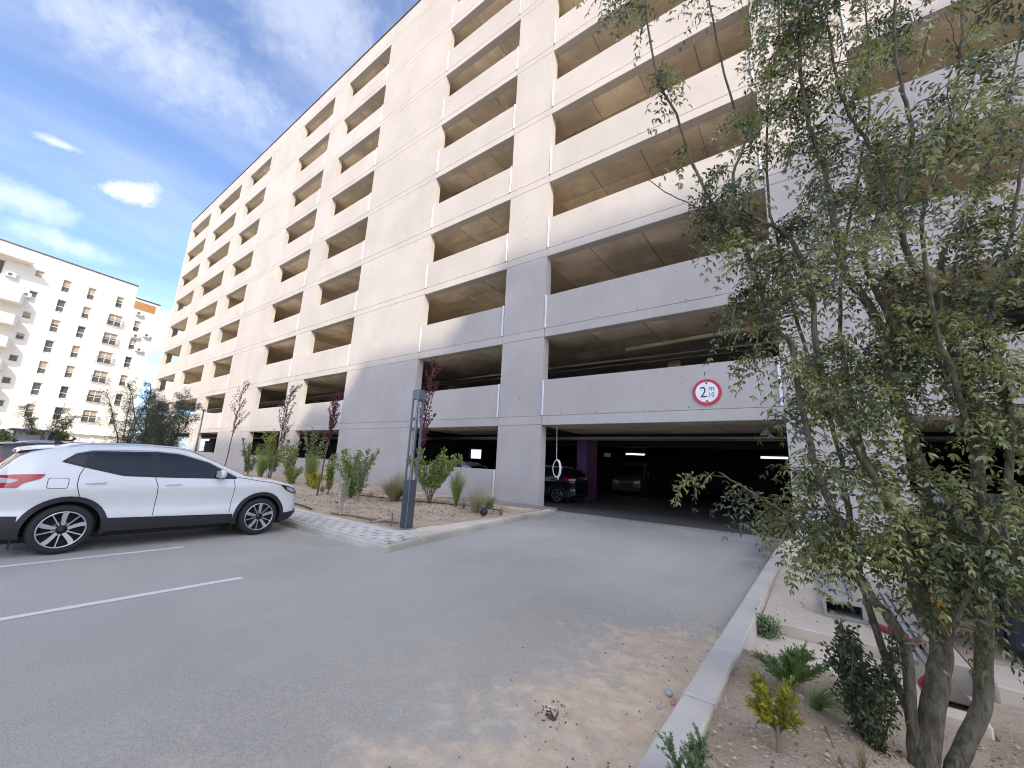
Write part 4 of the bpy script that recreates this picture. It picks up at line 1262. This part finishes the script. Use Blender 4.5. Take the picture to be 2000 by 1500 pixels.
tw_mb = MB()
for line, r in twigs: tw_mb.tube([p - ORG for p in line], [r * (1 - .6 * i / (len(line) - 1)) for i in range(len(line))], 3, False)
tag(tw_mb.build('twigs', 'bark_thin', tree), kind='stuff')
P = np.array(pts_leaf) - np.array(ORG); A = np.array(ax_leaf)
grp = np.array([mn.noise(Vector(tuple(q)) * 4.5) for q in P]) + rng.normal(scale=.18, size=len(P))
for part_name, sel, mt in (('crown', grp <= -.02, 'leaf_locust_dark'), ('highlight_foliage', grp > -.02, 'leaf_locust')):  # two leaf tones paint shade and highlights into one crown
    k_ = int(sel.sum())
    Vv, Ff = pinnate(P[sel], A[sel], rng.uniform(.11, .21, k_), 6, .046, .0168, rng, .9)
    inst(part_name, np_mesh(part_name, Vv, Ff, mt), tree, (0, 0, 0))
print('locust leaves', len(P), len(Ff))

def leaf_blob(center, rad, n, ll, lw, rng, shell=.0):
    u = rand_dirs(n, rng); r = rng.random((n, 1)) ** (1 / 3)
    if shell: r = shell + (1 - shell) * r
    p = np.array(center) + u * r * np.array(rad)
    d = unit(u * .6 + rng.normal(scale=.8, size=(n, 3)) + np.array([0, 0, -.1]))
    nn = unit(rng.normal(size=(n, 3)) + np.array([0, 0, .8]))
    s = rng.uniform(.7, 1.25, n)
    return leaf_quads(p, d, nn, ll * s, lw * s)
# leafy basal shoots
sb = empty('leafy_shrub', (.17, -10.12, .05)); tag(sb, 'dense dark green bush at the foot of the foreground locust', 'shrub')
parts = []; st_mb = MB(); rr_ = np.random.default_rng(8)
for k in range(26):
    a = rnd.uniform(0, 6.28); tip = Vector((math.cos(a) * rnd.uniform(.05, .2), math.sin(a) * rnd.uniform(.05, .25), rnd.uniform(.25, .72)))
    base_ = Vector((rnd.uniform(-.03, .03), rnd.uniform(-.03, .03), -.02)); mid = (base_ + tip) / 2 + Vector((rnd.uniform(-.05, .05), rnd.uniform(-.05, .05), .05))
    ln = smooth_line([base_, mid, tip], 6); st_mb.tube(ln, .004, 4, False)
    n = 120; tt = rr_.random(n) ** .6; idx = np.minimum((tt * (len(ln) - 1)).astype(int), len(ln) - 1)
    p = np.array([tuple(ln[i]) for i in idx]) + rr_.normal(scale=.025, size=(n, 3)); p[:, 2] = np.maximum(p[:, 2], .01)
    d = unit(rr_.normal(size=(n, 3)) + np.array([0, 0, .2])); nn = unit(rr_.normal(size=(n, 3)) + np.array([0, 0, .6]))
    parts.append(leaf_quads(p, d, nn, rr_.uniform(.026, .046, n), rr_.uniform(.014, .024, n)))
V_, F2 = merge(parts); inst('foliage', np_mesh('foliage', V_, F2, 'leaf_dark'), sb, (0, 0, 0)); st_mb.build('stems', 'bark_thin', sb)

# ---- generic builders
def locust(name, loc, h, w, n_st, leaves, mat, label, group, seed, base=.1):
    r_ = random.Random(seed); rg = np.random.default_rng(seed)
    t_ = empty(name, loc); tag(t_, label, 'tree', group)
    tr = MB(); tw_ = MB(); bases = []; axes = []
    for s_ in range(n_st):
        a = 2 * math.pi * s_ / n_st + r_.uniform(-.4, .4); lean = w * r_.uniform(.25, 1.0)
        hh = h * r_.uniform(.72, 1.0)
        pl = [Vector((0, 0, -.1))]
        for k in range(1, 8):
            f_ = k / 7; pl.append(Vector((math.cos(a) * lean * f_ ** 1.3 + r_.gauss(0, .05), math.sin(a) * lean * f_ ** 1.3 + r_.gauss(0, .05), hh * f_)))
        ln = smooth_line(pl, 4); n = len(ln)
        tr.tube(ln, [.05 * h / 6 * (1 - .85 * i / n) + .006 for i in range(n)], 6)
        for i in range(int(n * base), n):
            for _ in range(2):
                d = Vector((r_.gauss(0, 1), r_.gauss(0, 1), r_.gauss(.5, .5))).normalized(); L = w * r_.uniform(.2, .8) * (1.1 - .7 * i / n); q = ln[i].copy(); lt = [q.copy()]
                for k in range(5):
                    d = (d + Vector((r_.gauss(0, .2), r_.gauss(0, .2), r_.gauss(0, .2)))).normalized(); q = q + d * L / 5; lt.append(q.copy())
                    for _ in range(leaves): bases.append(tuple(q)); axes.append((r_.gauss(0, 1), r_.gauss(0, 1), r_.gauss(-.3, .6)))
                tw_.tube(lt, .008, 3, False)
    tr.build('trunk', 'bark_dark', t_, smooth=True); tag(tw_.build('twigs', 'bark_dark', t_), kind='stuff')
    P_ = np.array(bases) + rg.normal(scale=.05, size=(len(bases), 3)); A_ = unit(np.array(axes))
    V_, F_2 = pinnate(P_, A_, rg.uniform(.10, .22, len(P_)), 4, .045, .022, rg, .5)
    inst('crown', np_mesh('crown', V_, F_2, mat), t_, (0, 0, 0))
    return t_
def plum(loc, h, clear, w, lean, mat, label, seed, leaves=150, lsz=.085):
    r_ = random.Random(seed); rg = np.random.default_rng(seed)
    t_ = empty('plum_tree', loc); tag(t_, label, 'tree', 'slim plum trees along the wall')
    tr = MB(); lx, ly = lean
    pl = [Vector((lx * k / 8 + r_.gauss(0, .012), ly * k / 8 + r_.gauss(0, .012), -.1 + (h * .93 + .1) * k / 8)) for k in range(9)]
    ln = smooth_line(pl, 3); n = len(ln); tr.tube(ln, [.034 * (1 - .8 * i / n) + .004 for i in range(n)], 7); tr.build('trunk', 'bark_thin', t_, smooth=True)
    br = MB(); parts = []
    for i in range(n):
        z = ln[i].z
        if z < clear: continue
        for _ in range(2):
            a = r_.uniform(0, 6.28); L = w * r_.uniform(.5, 1.1) * (1.1 - .55 * (z - clear) / (h - clear)); d = Vector((math.cos(a) * .62, math.sin(a) * .62, r_.uniform(.7, 1.1))).normalized()
            q = ln[i].copy(); lt = [q.copy()]
            for k in range(6):
                d = (d + Vector((r_.gauss(0, .08), r_.gauss(0, .08), .06))).normalized(); q = q + d * L / 5; lt.append(q.copy())
            br.tube(lt, .007, 4, False)
            m_ = max(8, int(leaves * L / 5)); tt = rg.random(m_) * 5.99; p = np.array([tuple(lt[int(v)].lerp(lt[min(6, int(v) + 1)], v % 1)) for v in tt]) + rg.normal(scale=.02, size=(m_, 3))
            parts.append(leaf_quads(p, unit(rg.normal(size=(m_, 3)) + np.array([0, 0, .3])), unit(rg.normal(size=(m_, 3))), lsz * rg.uniform(.7, 1.3, m_), lsz * .55 * rg.uniform(.7, 1.3, m_)))
    br.build('branches', 'bark_thin', t_, smooth=True)
    V_, F_2 = merge(parts); inst('crown', np_mesh('crown', V_, F_2, mat), t_, (0, 0, 0)); return t_
def shrub(name, loc, h, w, n_st, per, ll, lw, mat, label, seed, bark='bark_thin', bare=.25, group='shrubs in the wall bed'):
    r_ = random.Random(seed); rg = np.random.default_rng(seed)
    t_ = empty(name, loc); tag(t_, label, 'shrub', group)
    st = MB(); parts = []
    per = int(per * 2.6)
    for s_ in range(n_st):
        a = r_.uniform(0, 6.28); l_ = w * r_.uniform(.25, 1.35); hh = h * r_.uniform(.6, 1)
        ln = smooth_line([Vector((r_.gauss(0, .03), r_.gauss(0, .03), -.05)), Vector((math.cos(a) * l_ * .35, math.sin(a) * l_ * .35, hh * .45)), Vector((math.cos(a) * l_, math.sin(a) * l_, hh))], 6)
        st.tube(ln, [.010 * (1 - .6 * i / len(ln)) for i in range(len(ln))], 5, False)
        tt = bare + (1 - bare) * rg.random(per); idx = tt * (len(ln) - 1.001)
        p = np.array([tuple(ln[int(v)].lerp(ln[int(v) + 1], v % 1)) for v in idx]) + rg.normal(scale=.045, size=(per, 3))
        d = unit(rg.normal(size=(per, 3)) + np.array([math.cos(a) * .3, math.sin(a) * .3, .7])); nn = unit(rg.normal(size=(per, 3)) + np.array([0, 0, .5]))
        s = rg.uniform(.9, 1.7, per); parts.append(leaf_quads(p, d, nn, ll * s, lw * s * 1.15))
    st.build('stems', bark, t_, smooth=True); V_, F_2 = merge(parts); inst('foliage', np_mesh('foliage', V_, F_2, mat), t_, (0, 0, 0)); return t_
def grass(loc, h, w, n, mat, label, seed, curl=.5, wind=(0, 0), bw=.006, group='grass tufts in the wall bed'):
    rg = np.random.default_rng(seed); t_ = empty('grass_tuft', loc); tag(t_, label, 'grass', group)
    a = rg.uniform(0, 2 * np.pi, n); hh = h * rg.uniform(.55, 1.05, n); out = w * rg.random(n) ** .7; rb_ = .10 * w * rg.random(n)
    S = 5; V_ = []; 
    for k in range(S + 1):
        f_ = k / S; rad = rb_ + out * (f_ ** 1.6); z = hh * (f_ - curl * .5 * (out / w) * f_ ** 2.2) - .03 * (k == 0)
        x = np.cos(a) * rad + wind[0] * f_ ** 2 * hh; y = np.sin(a) * rad + wind[1] * f_ ** 2 * hh
        wd = bw * (1 - f_ * .85); sxx, syy = -np.sin(a + .6) * wd, np.cos(a + .6) * wd
        V_ += [np.stack([x - sxx, y - syy, z], 1), np.stack([x + sxx, y + syy, z], 1)]
    V_ = np.stack(V_, 1); base = (np.arange(n) * (2 * (S + 1)))[:, None]
    Fq = np.concatenate([base + np.array([[2 * k, 2 * k + 1, 2 * k + 3, 2 * k + 2]]) for k in range(S)])
    inst('blades', np_mesh('blades', V_.reshape(-1, 3), Fq, mat), t_, (0, 0, 0)); return t_
def juniper(loc, shoots, mat, label, seed, tipmat=None, nl=.016):
    """shoots: list of point lists (local)"""
    rg = np.random.default_rng(seed); r_ = random.Random(seed); t_ = empty('juniper_plant', loc); tag(t_, label, 'shrub', 'young junipers in the right bed')
    st = MB(); parts = []; tips = []
    def feather(ln, dens, sink):
        n = int(dens * len(ln)); idx = rg.random(n) * (len(ln) - 1.001); ii = idx.astype(int)
        arr = np.array([tuple(p) for p in ln]); p = arr[ii] + (arr[ii + 1] - arr[ii]) * (idx - ii)[:, None]; d = unit(arr[ii + 1] - arr[ii])
        dd = unit(d * .9 + rg.normal(scale=.55, size=(n, 3))); sink.append(leaf_quads(p, dd, unit(rg.normal(size=(n, 3))), nl * rg.uniform(.7, 1.5, n), .0045 * rg.uniform(.8, 1.4, n)))
    for pts in shoots:
        ln = smooth_line([Vector(p) for p in pts], 7); st.tube(ln, [.006 * (1 - .7 * i / len(ln)) for i in range(len(ln))], 4, False)
        feather(ln[len(ln) // 4:], 16, parts)
        for i in range(len(ln) // 4, len(ln), 1):
            for _ in range(2):
                d = (ln[min(i + 1, len(ln) - 1)] - ln[max(0, i - 1)]).normalized(); d = (d * .8 + Vector((r_.gauss(0, .5), r_.gauss(0, .5), r_.gauss(.15, .35)))).normalized()
                L = r_.uniform(.03, .09); sd = [ln[i] + d * L * k / 4 for k in range(5)]
                feather(sd, 9, tips if (tipmat and r_.random() < .55) else parts)
    st.build('stems', 'bark_thin', t_, smooth=True); V_, F_2 = merge(parts); inst('foliage', np_mesh('foliage', V_, F_2, mat), t_, (0, 0, 0))
    if tips: V_, F_2 = merge(tips); inst('yellow_tips', np_mesh('yellow_tips', V_, F_2, tipmat), t_, (0, 0, 0))
    return t_

# ---- right bed
def fan(n, h, w, seed, bias=(0, 0), low=.5):
    r_ = random.Random(seed); out = []
    for k in range(n):
        a = r_.uniform(0, 6.28); L = w * r_.uniform(.3, 1); z = h * r_.uniform(low, 1)
        tip = (math.cos(a) * L + bias[0], math.sin(a) * L + bias[1], z)
        out.append([(0, 0, -.02), (tip[0] * .35, tip[1] * .35, z * .4), (tip[0] * .75, tip[1] * .75, z * .78), tip])
    return out
juniper((-.24, -9.72, .10), fan(15, .22, .20, 1), 'juniper', 'bright green juniper seedling nearest the concrete slab', 31)
juniper((-.27, -10.66, .20), fan(10, .27, .11, 2, (-.03, .02), .25), 'leaf_lime', 'yellow and green juniper on a short bare stem', 32, 'leaf_yellow')
juniper((-.54, -11.42, .05), fan(7, .30, .10, 3, (-.05, .03), .4), 'juniper_blue', 'blue-green juniper sprigs overhanging the kerb at the bottom edge', 33)
grass((-.10, -9.98, .09), .26, .24, 260, 'grass_green', 'green grass tuft blown flat beside the bright juniper', 41, 1.3, (.75, .25), .0025, 'grass tufts in the right bed')
grass((.10, -10.55, .07), .22, .06, 70, 'grass_tan', 'dry straw-coloured grass wisp at the bottom edge below the bush', 42, .3, (.05, 0), .003, 'grass tufts in the right bed')
grass((.95, -9.6, -.05), .18, .12, 80, 'grass_green', 'short green tuft right of the foreground trunks', 43, .6, (.4, -.3), .003, 'grass tufts in the right bed')
wd = shrub('weed', (-.52, -8.12, -.06), .14, .10, 14, 26, .022, .013, 'juniper_blue', 'small green weed in the corner between the kerb and the slab', 44, bare=.1, group='weeds'); 
mb = MB(); mb.tube(smooth_line([(-.27, -10.66, .24), (-.275, -10.68, .12), (-.28, -10.72, .08), (-.31, -10.95, .10)], 4), .012, 7); o = mb.build('fallen_stick', 'wood_stick', smooth=True); tag(o, 'brown crooked stick lying below the yellow juniper', 'stick')
for k, (p, lab) in enumerate([([(-.05, -10.25, .13), (-.02, -10.4, .11), (.02, -10.62, .12)], 'reddish stick lying left of the dark bush'), ([(-.45, -9.75, .14), (-.40, -9.9, .15), (-.30, -9.98, .12)], 'thin bent twig lying behind the yellow juniper')]):
    mb = MB(); mb.tube(smooth_line([Vector(q) for q in p], 5), [.009] * 11, 6); tag(mb.build('fallen_stick', 'wood_stick', smooth=True), lab, 'stick', 'sticks on the soil')

# ---- stones and crumbs (nobody could count them)
def crumbs(name, mat, n, area, smin, smax, seed, zfun):
    r_ = random.Random(seed); mb = MB()
    for _ in range(n):
        x, y = area(r_); s = smin + (smax - smin) * r_.random() ** 3; z = zfun(x, y)
        ph = r_.uniform(0, 6.28)
        vs = []
        for (a, b_, c_) in ((1, 0, 0), (-1, 0, 0), (0, 1, 0), (0, -1, 0), (0, 0, 1), (0, 0, -1)):
            k = s * r_.uniform(.6, 1.2); u, v = a * math.cos(ph) - b_ * math.sin(ph), a * math.sin(ph) + b_ * math.cos(ph)
            vs.append((x + u * k, y + v * k, z + c_ * k * .7))
        mb.add(vs, [(0, 2, 4), (2, 1, 4), (1, 3, 4), (3, 0, 4), (2, 0, 5), (1, 2, 5), (3, 1, 5), (0, 3, 5)])
    o = mb.build(name, mat); return o
bedz = lambda x, y: .145 + soil_h(x, y) + .004
rbedz = lambda x, y: .105 + soil_h(x, y) + dip(x, y) + .002
o = crumbs('soil_stones', 'soil_stone', 3600, lambda r: (r.uniform(-16, -7.9), r.uniform(-7.7, -2)), .006, .05, 1, bedz); tag(o, 'pale stones and clods scattered over the wall bed', 'stones', kind='stuff')
o = crumbs('wood_chips', 'wood_stick', 2600, lambda r: (r.uniform(-16, -7.9), r.uniform(-7.7, -2)), .005, .04, 12, bedz); tag(o, 'dark wood chips scattered over the wall bed', 'chips', kind='stuff')
o = crumbs('bed_stones', 'soil_stone', 2600, lambda r: (r.uniform(-.6, 1.6), r.uniform(-12, -9.2)), .003, .020, 2, rbedz); tag(o, 'pale stones and clods scattered over the right bed', 'stones', kind='stuff')
o = crumbs('bed_chips', 'wood_stick', 1400, lambda r: (r.uniform(-.6, 1.6), r.uniform(-12, -9.2)), .002, .014, 13, rbedz); tag(o, 'dark crumbs and twigs scattered over the right bed', 'chips', kind='stuff')
o = crumbs('road_grit', 'wood_stick', 420, lambda r: (-.9 - abs(r.gauss(0, .55)), r.uniform(-12.2, -8.2)), .002, .011, 3, lambda x, y: .003); tag(o, 'dark crumbs and grit lying on the spilled sand', 'grit', kind='stuff')
o = crumbs('road_gravel', 'pebble_grey', 500, lambda r: (r.uniform(-5, -.95), r.uniform(-12.2, -5)), .001, .006, 4, lambda x, y: .002); tag(o, 'fine pale gravel scattered over the driveway', 'gravel', kind='stuff')
o = crumbs('leaf_litter', 'wood_stick', 400, lambda r: (r.uniform(-.6, .9), r.uniform(-9.1, -3)), .003, .012, 5, lambda x, y: .05 if y > -7.95 else (-.07 if y > -8.95 else .01)); tag(o, 'brown leaf litter on the concrete slabs', 'litter', kind='stuff')
def rock(loc, s, mat, lab, name='pebble'):
    bm = bmesh.new(); bmesh.ops.create_icosphere(bm, subdivisions=2, radius=s)
    for v in bm.verts: v.co *= 1 + random.uniform(-.18, .18); v.co.z *= .7
    me = bpy.data.meshes.new(name); bm.to_mesh(me); bm.free(); me.materials.append(MAT[mat]); o = inst(name, me, None, loc); tag(o, lab, 'stone', 'stones beside the kerb'); return o
rock((-.99, -10.28, .02), .030, 'pebble_grey', 'grey pebble lying against the right kerb'); rock((-.93, -10.38, .015), .026, 'brick_bit', 'pinkish brick chip beside the grey pebble')
rock((-1.0, -10.5, .01), .020, 'soil_stone', 'small tan clod beside the brick chip')
mb = MB(); mb.tube([(-1.62, -11.03, .007), (-1.56, -11.0, .007)], .0045, 8); tag(mb.build('cigarette_end', 'white_plastic'), 'white cigarette end lying on the sand', 'litter')
lf = shrub('dry_leaf_clump', (-1.50, -11.12, .004), .02, .05, 5, 5, .02, .01, 'bark_thin', 'curled brown leaf clump on the sand near the cigarette end', 51, bare=0, group='weeds'); lf['category'] = 'leaves'

# ---- wall bed on the left
plum((-15.0, -5.65, .13), 4.1, 2.0, .55, (.25, .1), 'leaf_plum', 'slim plum tree with dense dark red leaves left of the light column', 61, 520)
plum((-21.9, -4.5, .13), 5.0, 2.0, .95, (.5, .15), 'leaf_plum_pale', 'forked plum tree with sparse pinkish leaves above the car bonnet', 62, 260)
plum((-29.6, -4.0, .13), 6.0, 2.3, 1.1, (.35, .1), 'leaf_plum_pale', 'bare-looking plum tree with few brown leaves left of the other plums', 63, 170)
plum((-12.75, -3.0, .13), 5.7, 1.9, .85, (.45, .1), 'leaf_plum', 'dark red plum tree standing directly behind the light column', 64, 420)
shrub('photinia_shrub', (-11.15, -3.55, .13), 2.05, 1.0, 22, 40, .095, .042, 'leaf_shrub', 'tall glossy green shrub right of the light column', 71, bare=.45)
shrub('photinia_shrub', (-13.9, -4.95, .13), 1.85, .60, 13, 50, .085, .04, 'leaf_shrub', 'upright bright green shrub right of the dark red plum', 72, bare=.2)
shrub('photinia_shrub', (-12.9, -5.3, .13), 1.65, .60, 13, 40, .065, .03, 'leaf_olive', 'olive green shrub nearest the light column on its left', 73, 'bark_pale', .3)
shrub('photinia_shrub', (-15.4, -5.0, .13), 1.55, .25, 6, 55, .08, .035, 'leaf_shrub', 'narrow green shrub just behind the dark red plum trunk', 74, bare=.3)
shrub('photinia_shrub', (-20.6, -3.2, .13), 3.0, .6, 9, 45, .10, .045, 'leaf_olive', 'thin tall grey-green shrub under the forked plum', 75, bare=.2)
shrub('photinia_shrub', (-24.6, -3.4, .13), 2.7, .8, 12, 55, .10, .05, 'leaf_lime', 'yellow-green shrub above the car bonnet', 76, bare=.35)
shrub('photinia_shrub', (-27.5, -3.4, .13), 2.4, .9, 9, 45, .10, .045, 'leaf_olive', 'sparse olive shrub just right of the bare-looking plum', 77, bare=.3)
shrub('golden_shrub', (-18.4, -4.0, .13), .75, .42, 16, 40, .06, .03, 'leaf_yellow', 'low golden shrub beside the dark red plum', 78, bare=.1)
shrub('golden_shrub', (-21.5, -3.6, .13), .85, .40, 14, 40, .06, .03, 'leaf_lime', 'low yellow-green shrub behind the car bonnet', 79, bare=.1)
shrub('photinia_shrub', (-16.6, -3.3, .13), 1.5, .6, 12, 40, .07, .035, 'leaf_shrub', 'rounded green shrub against the wall left of the dark red plum', 92, bare=.2)
shrub('photinia_shrub', (-23.0, -3.0, .13), 2.3, .6, 10, 45, .09, .045, 'leaf_shrub', 'green shrub against the wall behind the upright grass', 93, bare=.25)
shrub('golden_shrub', (-9.0, -2.7, .13), .42, .35, 14, 26, .045, .02, 'leaf_olive', 'low sprawling olive shrub at the apron edge', 94, bare=.05)
shrub('golden_shrub', (-14.9, -4.3, .13), .5, .45, 14, 26, .05, .025, 'leaf_olive', 'low olive ground shrub between the green shrubs', 95, bare=.05)
shrub('white_stem_shrub', (-10.75, -7.2, .13), 1.05, .26, 7, 20, .03, .014, 'leaf_olive', 'small pale-stemmed shrub at the edge of the pavers', 80, 'bark_pale', .45)
grass((-12.1, -4.35, .13), 1.25, 1.2, 900, 'grass_pale', 'pale variegated grass mound left of the light column', 81, .9, (.2, 0), .009)
grass((-10.02, -3.35, .13), 1.35, .42, 520, 'grass_green', 'upright green grass clump right of the light column', 82, .2, (.05, 0), .006)
grass((-8.35, -4.2, .13), 1.35, 1.2, 420, 'grass_pale', 'wispy pale grass with arching stems beside the black floodlight', 83, .9, (.3, .05), .004)
grass((-7.75, -3.7, .13), .32, .30, 110, 'grass_tan', 'small arching tan grass tuft at the entrance side of the bed', 84, 1.1, (.5, 0), .004)
grass((-19.6, -3.6, .13), 1.7, .5, 420, 'grass_green', 'upright green grass clump left of the golden shrub', 85, .2, (.08, 0), .009)
grass((-24.0, -4.1, .13), 1.7, .55, 420, 'grass_green', 'upright green grass clump below the yellow-green shrub', 86, .2, (.05, 0), .010)
grass((-13.6, -4.3, .13), .35, .35, 160, 'grass_tan', 'low tan grass tuft left of the pale grass mound', 87, .8, (.1, 0), .005)
grass((-11.2, -4.4, .13), .40, .30, 170, 'grass_tan', 'low rusty grass tuft under the tall glossy shrub', 88, .8, (.1, 0), .005)
grass((-9.4, -3.6, .13), .42, .32, 170, 'grass_tan', 'low tan grass tuft right of the upright green clump', 89, .8, (.1, 0), .005)
grass((-16.6, -4.6, .13), .42, .40, 170, 'grass_tan', 'low tan grass tuft left of the dark red plum', 90, .8, (.1, 0), .006)
# floodlight, irrigation bits
fl = empty('garden_floodlight', (-7.72, -4.55, .13), .5); tag(fl, 'black round garden floodlight on the soil beside the driveway kerb', 'floodlight')
mb = MB(); mb.lathe([(.001, -.07), (.07, -.065), (.105, -.02), (.115, .05), (.105, .06), (.10, .045)], 20, 'y', (0, 0, .14)); mb.build('housing', 'black_plastic', fl, smooth=True)
mb = MB(); mb.lathe([(.001, .045), (.10, .045)], 20, 'y', (0, 0, .14)); mb.build('lens', 'lamp_dark', fl)
mb = MB(); mb.tube([(0, 0, -.05), (0, 0, .06)], .015, 6); mb.build('spike', 'black_plastic', fl)
def hose(pts, r, mat, lab, name='irrigation_pipe'):
    mb = MB(); mb.tube(smooth_line([Vector(p) for p in pts], 5), r, 7); o = mb.build(name, mat, smooth=True); tag(o, lab, 'pipe', 'irrigation pipes'); return o
hose([(-10.3, -7.72, .16), (-9.5, -7.6, .17), (-8.7, -7.55, .165), (-8.0, -7.35, .16)], .022, 'wood_stick', 'brown irrigation pipe lying left of the light column')
hose([(-8.55, -7.72, .145), (-8.25, -7.6, .22), (-7.95, -7.55, .27), (-7.93, -7.56, .30)], .018, 'galvanised', 'grey pipe end sticking up at the foot of the light column')
hose([(-7.93, -7.6, .10), (-7.93, -7.6, .42)], .014, 'wood_stick', 'short upright peg beside the light column')
hose([(-14.5, -4.2, .17), (-12.8, -4.0, .19), (-11.6, -3.6, .17), (-9.6, -3.1, .18), (-8.2, -3.0, .16)], .016, 'black_plastic', 'black irrigation pipe running between the grasses')
hose([(-13.8, -7.5, .16), (-12.4, -7.6, .18), (-11.3, -7.75, .17)], .02, 'black_plastic', 'black irrigation pipe along the edge of the pavers')
hose([(-12.9, -6.0, .12), (-12.88, -6.0, .85)], .016, 'white_plastic', 'white upright valve pipe in front of the car', 'valve_pipe')
hose([(-12.85, -6.15, .16), (-12.6, -6.3, .2), (-12.4, -6.35, .17)], .022, 'red_plastic', 'red pipe elbow on the soil in front of the car', 'valve_pipe')

# ---- right of the driveway: steel channel, boxes
ch = empty('steel_channel', (.15, -5.1, .05)); tag(ch, 'galvanised steel channel lying on the concrete slab right of the entrance', 'channel')
mb = MB(); mb.box(-.16, .16, -1.85, 1.8, 0, .012); mb.build('web', 'steel', ch)
for s_ in (-1, 1):
    mb = MB(); mb.box(s_ * .16 - .006, s_ * .16 + .006, -1.85, 1.8, .0125, .10); mb.build('flange', 'steel', ch)
bx_ = empty('cement_box', (.20, -7.1, .05)); tag(bx_, 'grey open box at the near end of the steel channel', 'box')
mb = MB()
mb.box(-.2, -.165, -.16, .16, 0, .2); mb.box(.165, .2, -.16, .16, 0, .2); mb.box(-.164, .164, .13, .16, 0, .2); mb.box(-.164, .164, -.16, .129, 0, .03); mb.box(-.164, .164, -.16, .129, .17, .2)
mb.build('shell', 'old_kerb', bx_); mb = MB(); mb.box(-.16, .16, .10, .129, .032, .168); mb.build('inside', 'soft_black', bx_)
hose([(.42, -7.3, .09), (.55, -7.45, .08), (.75, -7.75, .075)], .03, 'red_plastic', 'red ribbed pipe lying right of the grey box', 'ribbed_pipe')
hose([(.62, -8.55, -.03), (.62, -8.6, .02), (.66, -8.6, .07)], .018, 'red_plastic', 'red pipe stub behind the foreground locust', 'ribbed_pipe')
st_ = empty('steel_rail', (.72, -6.9, .05)); tag(st_, 'bundle of thin steel rails behind the foreground locust', 'rail')
for k in range(3):
    mb = MB(); mb.box(-.1 + k * .07, -.06 + k * .07, -1.4, 1.6, 0, .04); mb.build('bar', 'steel', st_)
ub_ = empty('utility_cabinet', (2.35, -6.3, .03)); tag(ub_, 'dark blue-grey steel container at the right edge behind the tree', 'container')
mb = MB(); mb.cbox(-.95, 3.0, -1.3, 1.3, .12, 1.55, .03); mb.build('body', 'blue_box', ub_)
for k in range(9):
    mb = MB(); mb.cbox(-.985, -.951, -1.2 + k * .27, -1.08 + k * .27, .2, 1.48, .01); mb.build('rib', 'blue_box', ub_)
mb = MB(); mb.box(-.9, 2.9, -1.2, 1.2, -.05, .119); mb.build('skid', 'soft_black', ub_)
tag(shrub('bucket_flower', (1.0, -7.0, .05), .35, .2, 8, 20, .05, .03, 'yellow', 'yellow flowering weed behind the foreground locust', 91, bare=.4, group='weeds'), cat='flower')

# ---- trees and things in the far left middle distance
locust('far_locust', (-27.0, -7.6, .1), 4.3, 1.5, 6, 3, 'leaf_mid', 'dark locust tree right of the group above the car roof', 'locust trees beyond the car', 101, .15)
locust('far_locust', (-31.3, -7.4, .1), 5.2, 2.1, 8, 3, 'leaf_mid', 'tall dark locust tree in the middle of the group above the car roof', 'locust trees beyond the car', 102, .12)
locust('far_locust', (-36.0, -7.7, .1), 5.6, 1.9, 6, 2, 'leaf_mid', 'dark locust tree left of the group above the car roof', 'locust trees beyond the car', 103, .12)
locust('far_locust', (-39.5, -11.0, .1), 4.0, 1.5, 5, 3, 'leaf_mid', 'small locust tree in front of the orange shop front', 'locust trees beyond the car', 104, .1)
shrub('hedge_bush', (-44.0, -11.8, 0), 2.3, 1.6, 26, 60, .16, .09, 'leaf_olive', 'green hedge bush under the shelter roof at the far left', 105, bare=.1, group='hedge bushes')
shrub('hedge_bush', (-47.0, -10.4, 0), 2.4, 1.8, 26, 60, .16, .09, 'leaf_dark', 'dark hedge bush beside the orange shop front', 106, bare=.1, group='hedge bushes')
sh = empty('shelter', (-35, -11.9, 0)); tag(sh, 'slim grey shelter with a flat roof at the far left', 'shelter')
mb = MB(); mb.cbox(-1.6, 1.6, -.75, .85, 2.18, 2.27, .02); mb.build('roof', 'dark_metal', sh)
for (px0, py0) in ((1.3, -.45), (1.3, .6), (-1.3, -.45), (-1.3, .6)):
    mb = MB(); mb.cbox(px0 - .05, px0 + .05, py0 - .05, py0 + .05, 0, 2.18, .008); mb.build('post', 'grey_metal', sh)
mb = MB(); mb.box(-1.3, -1.27, -.39, .54, .3, 2.0); mb.build('panel', 'acrylic', sh)
pl_ = empty('street_lamp', (-39.2, -3.0, .1)); tag(pl_, 'slim grey lamp post just right of the dark locust trees', 'lamp post')
mb = MB(); mb.tube([(0, 0, 0), (0, 0, 4.6)], [.07, .05], 8); mb.build('pole', 'grey_metal', pl_, smooth=True)
mb = MB(); mb.cbox(-.12, .12, -.12, .12, 4.6, 4.75, .02); mb.build('lamp_head', 'grey_metal', pl_)
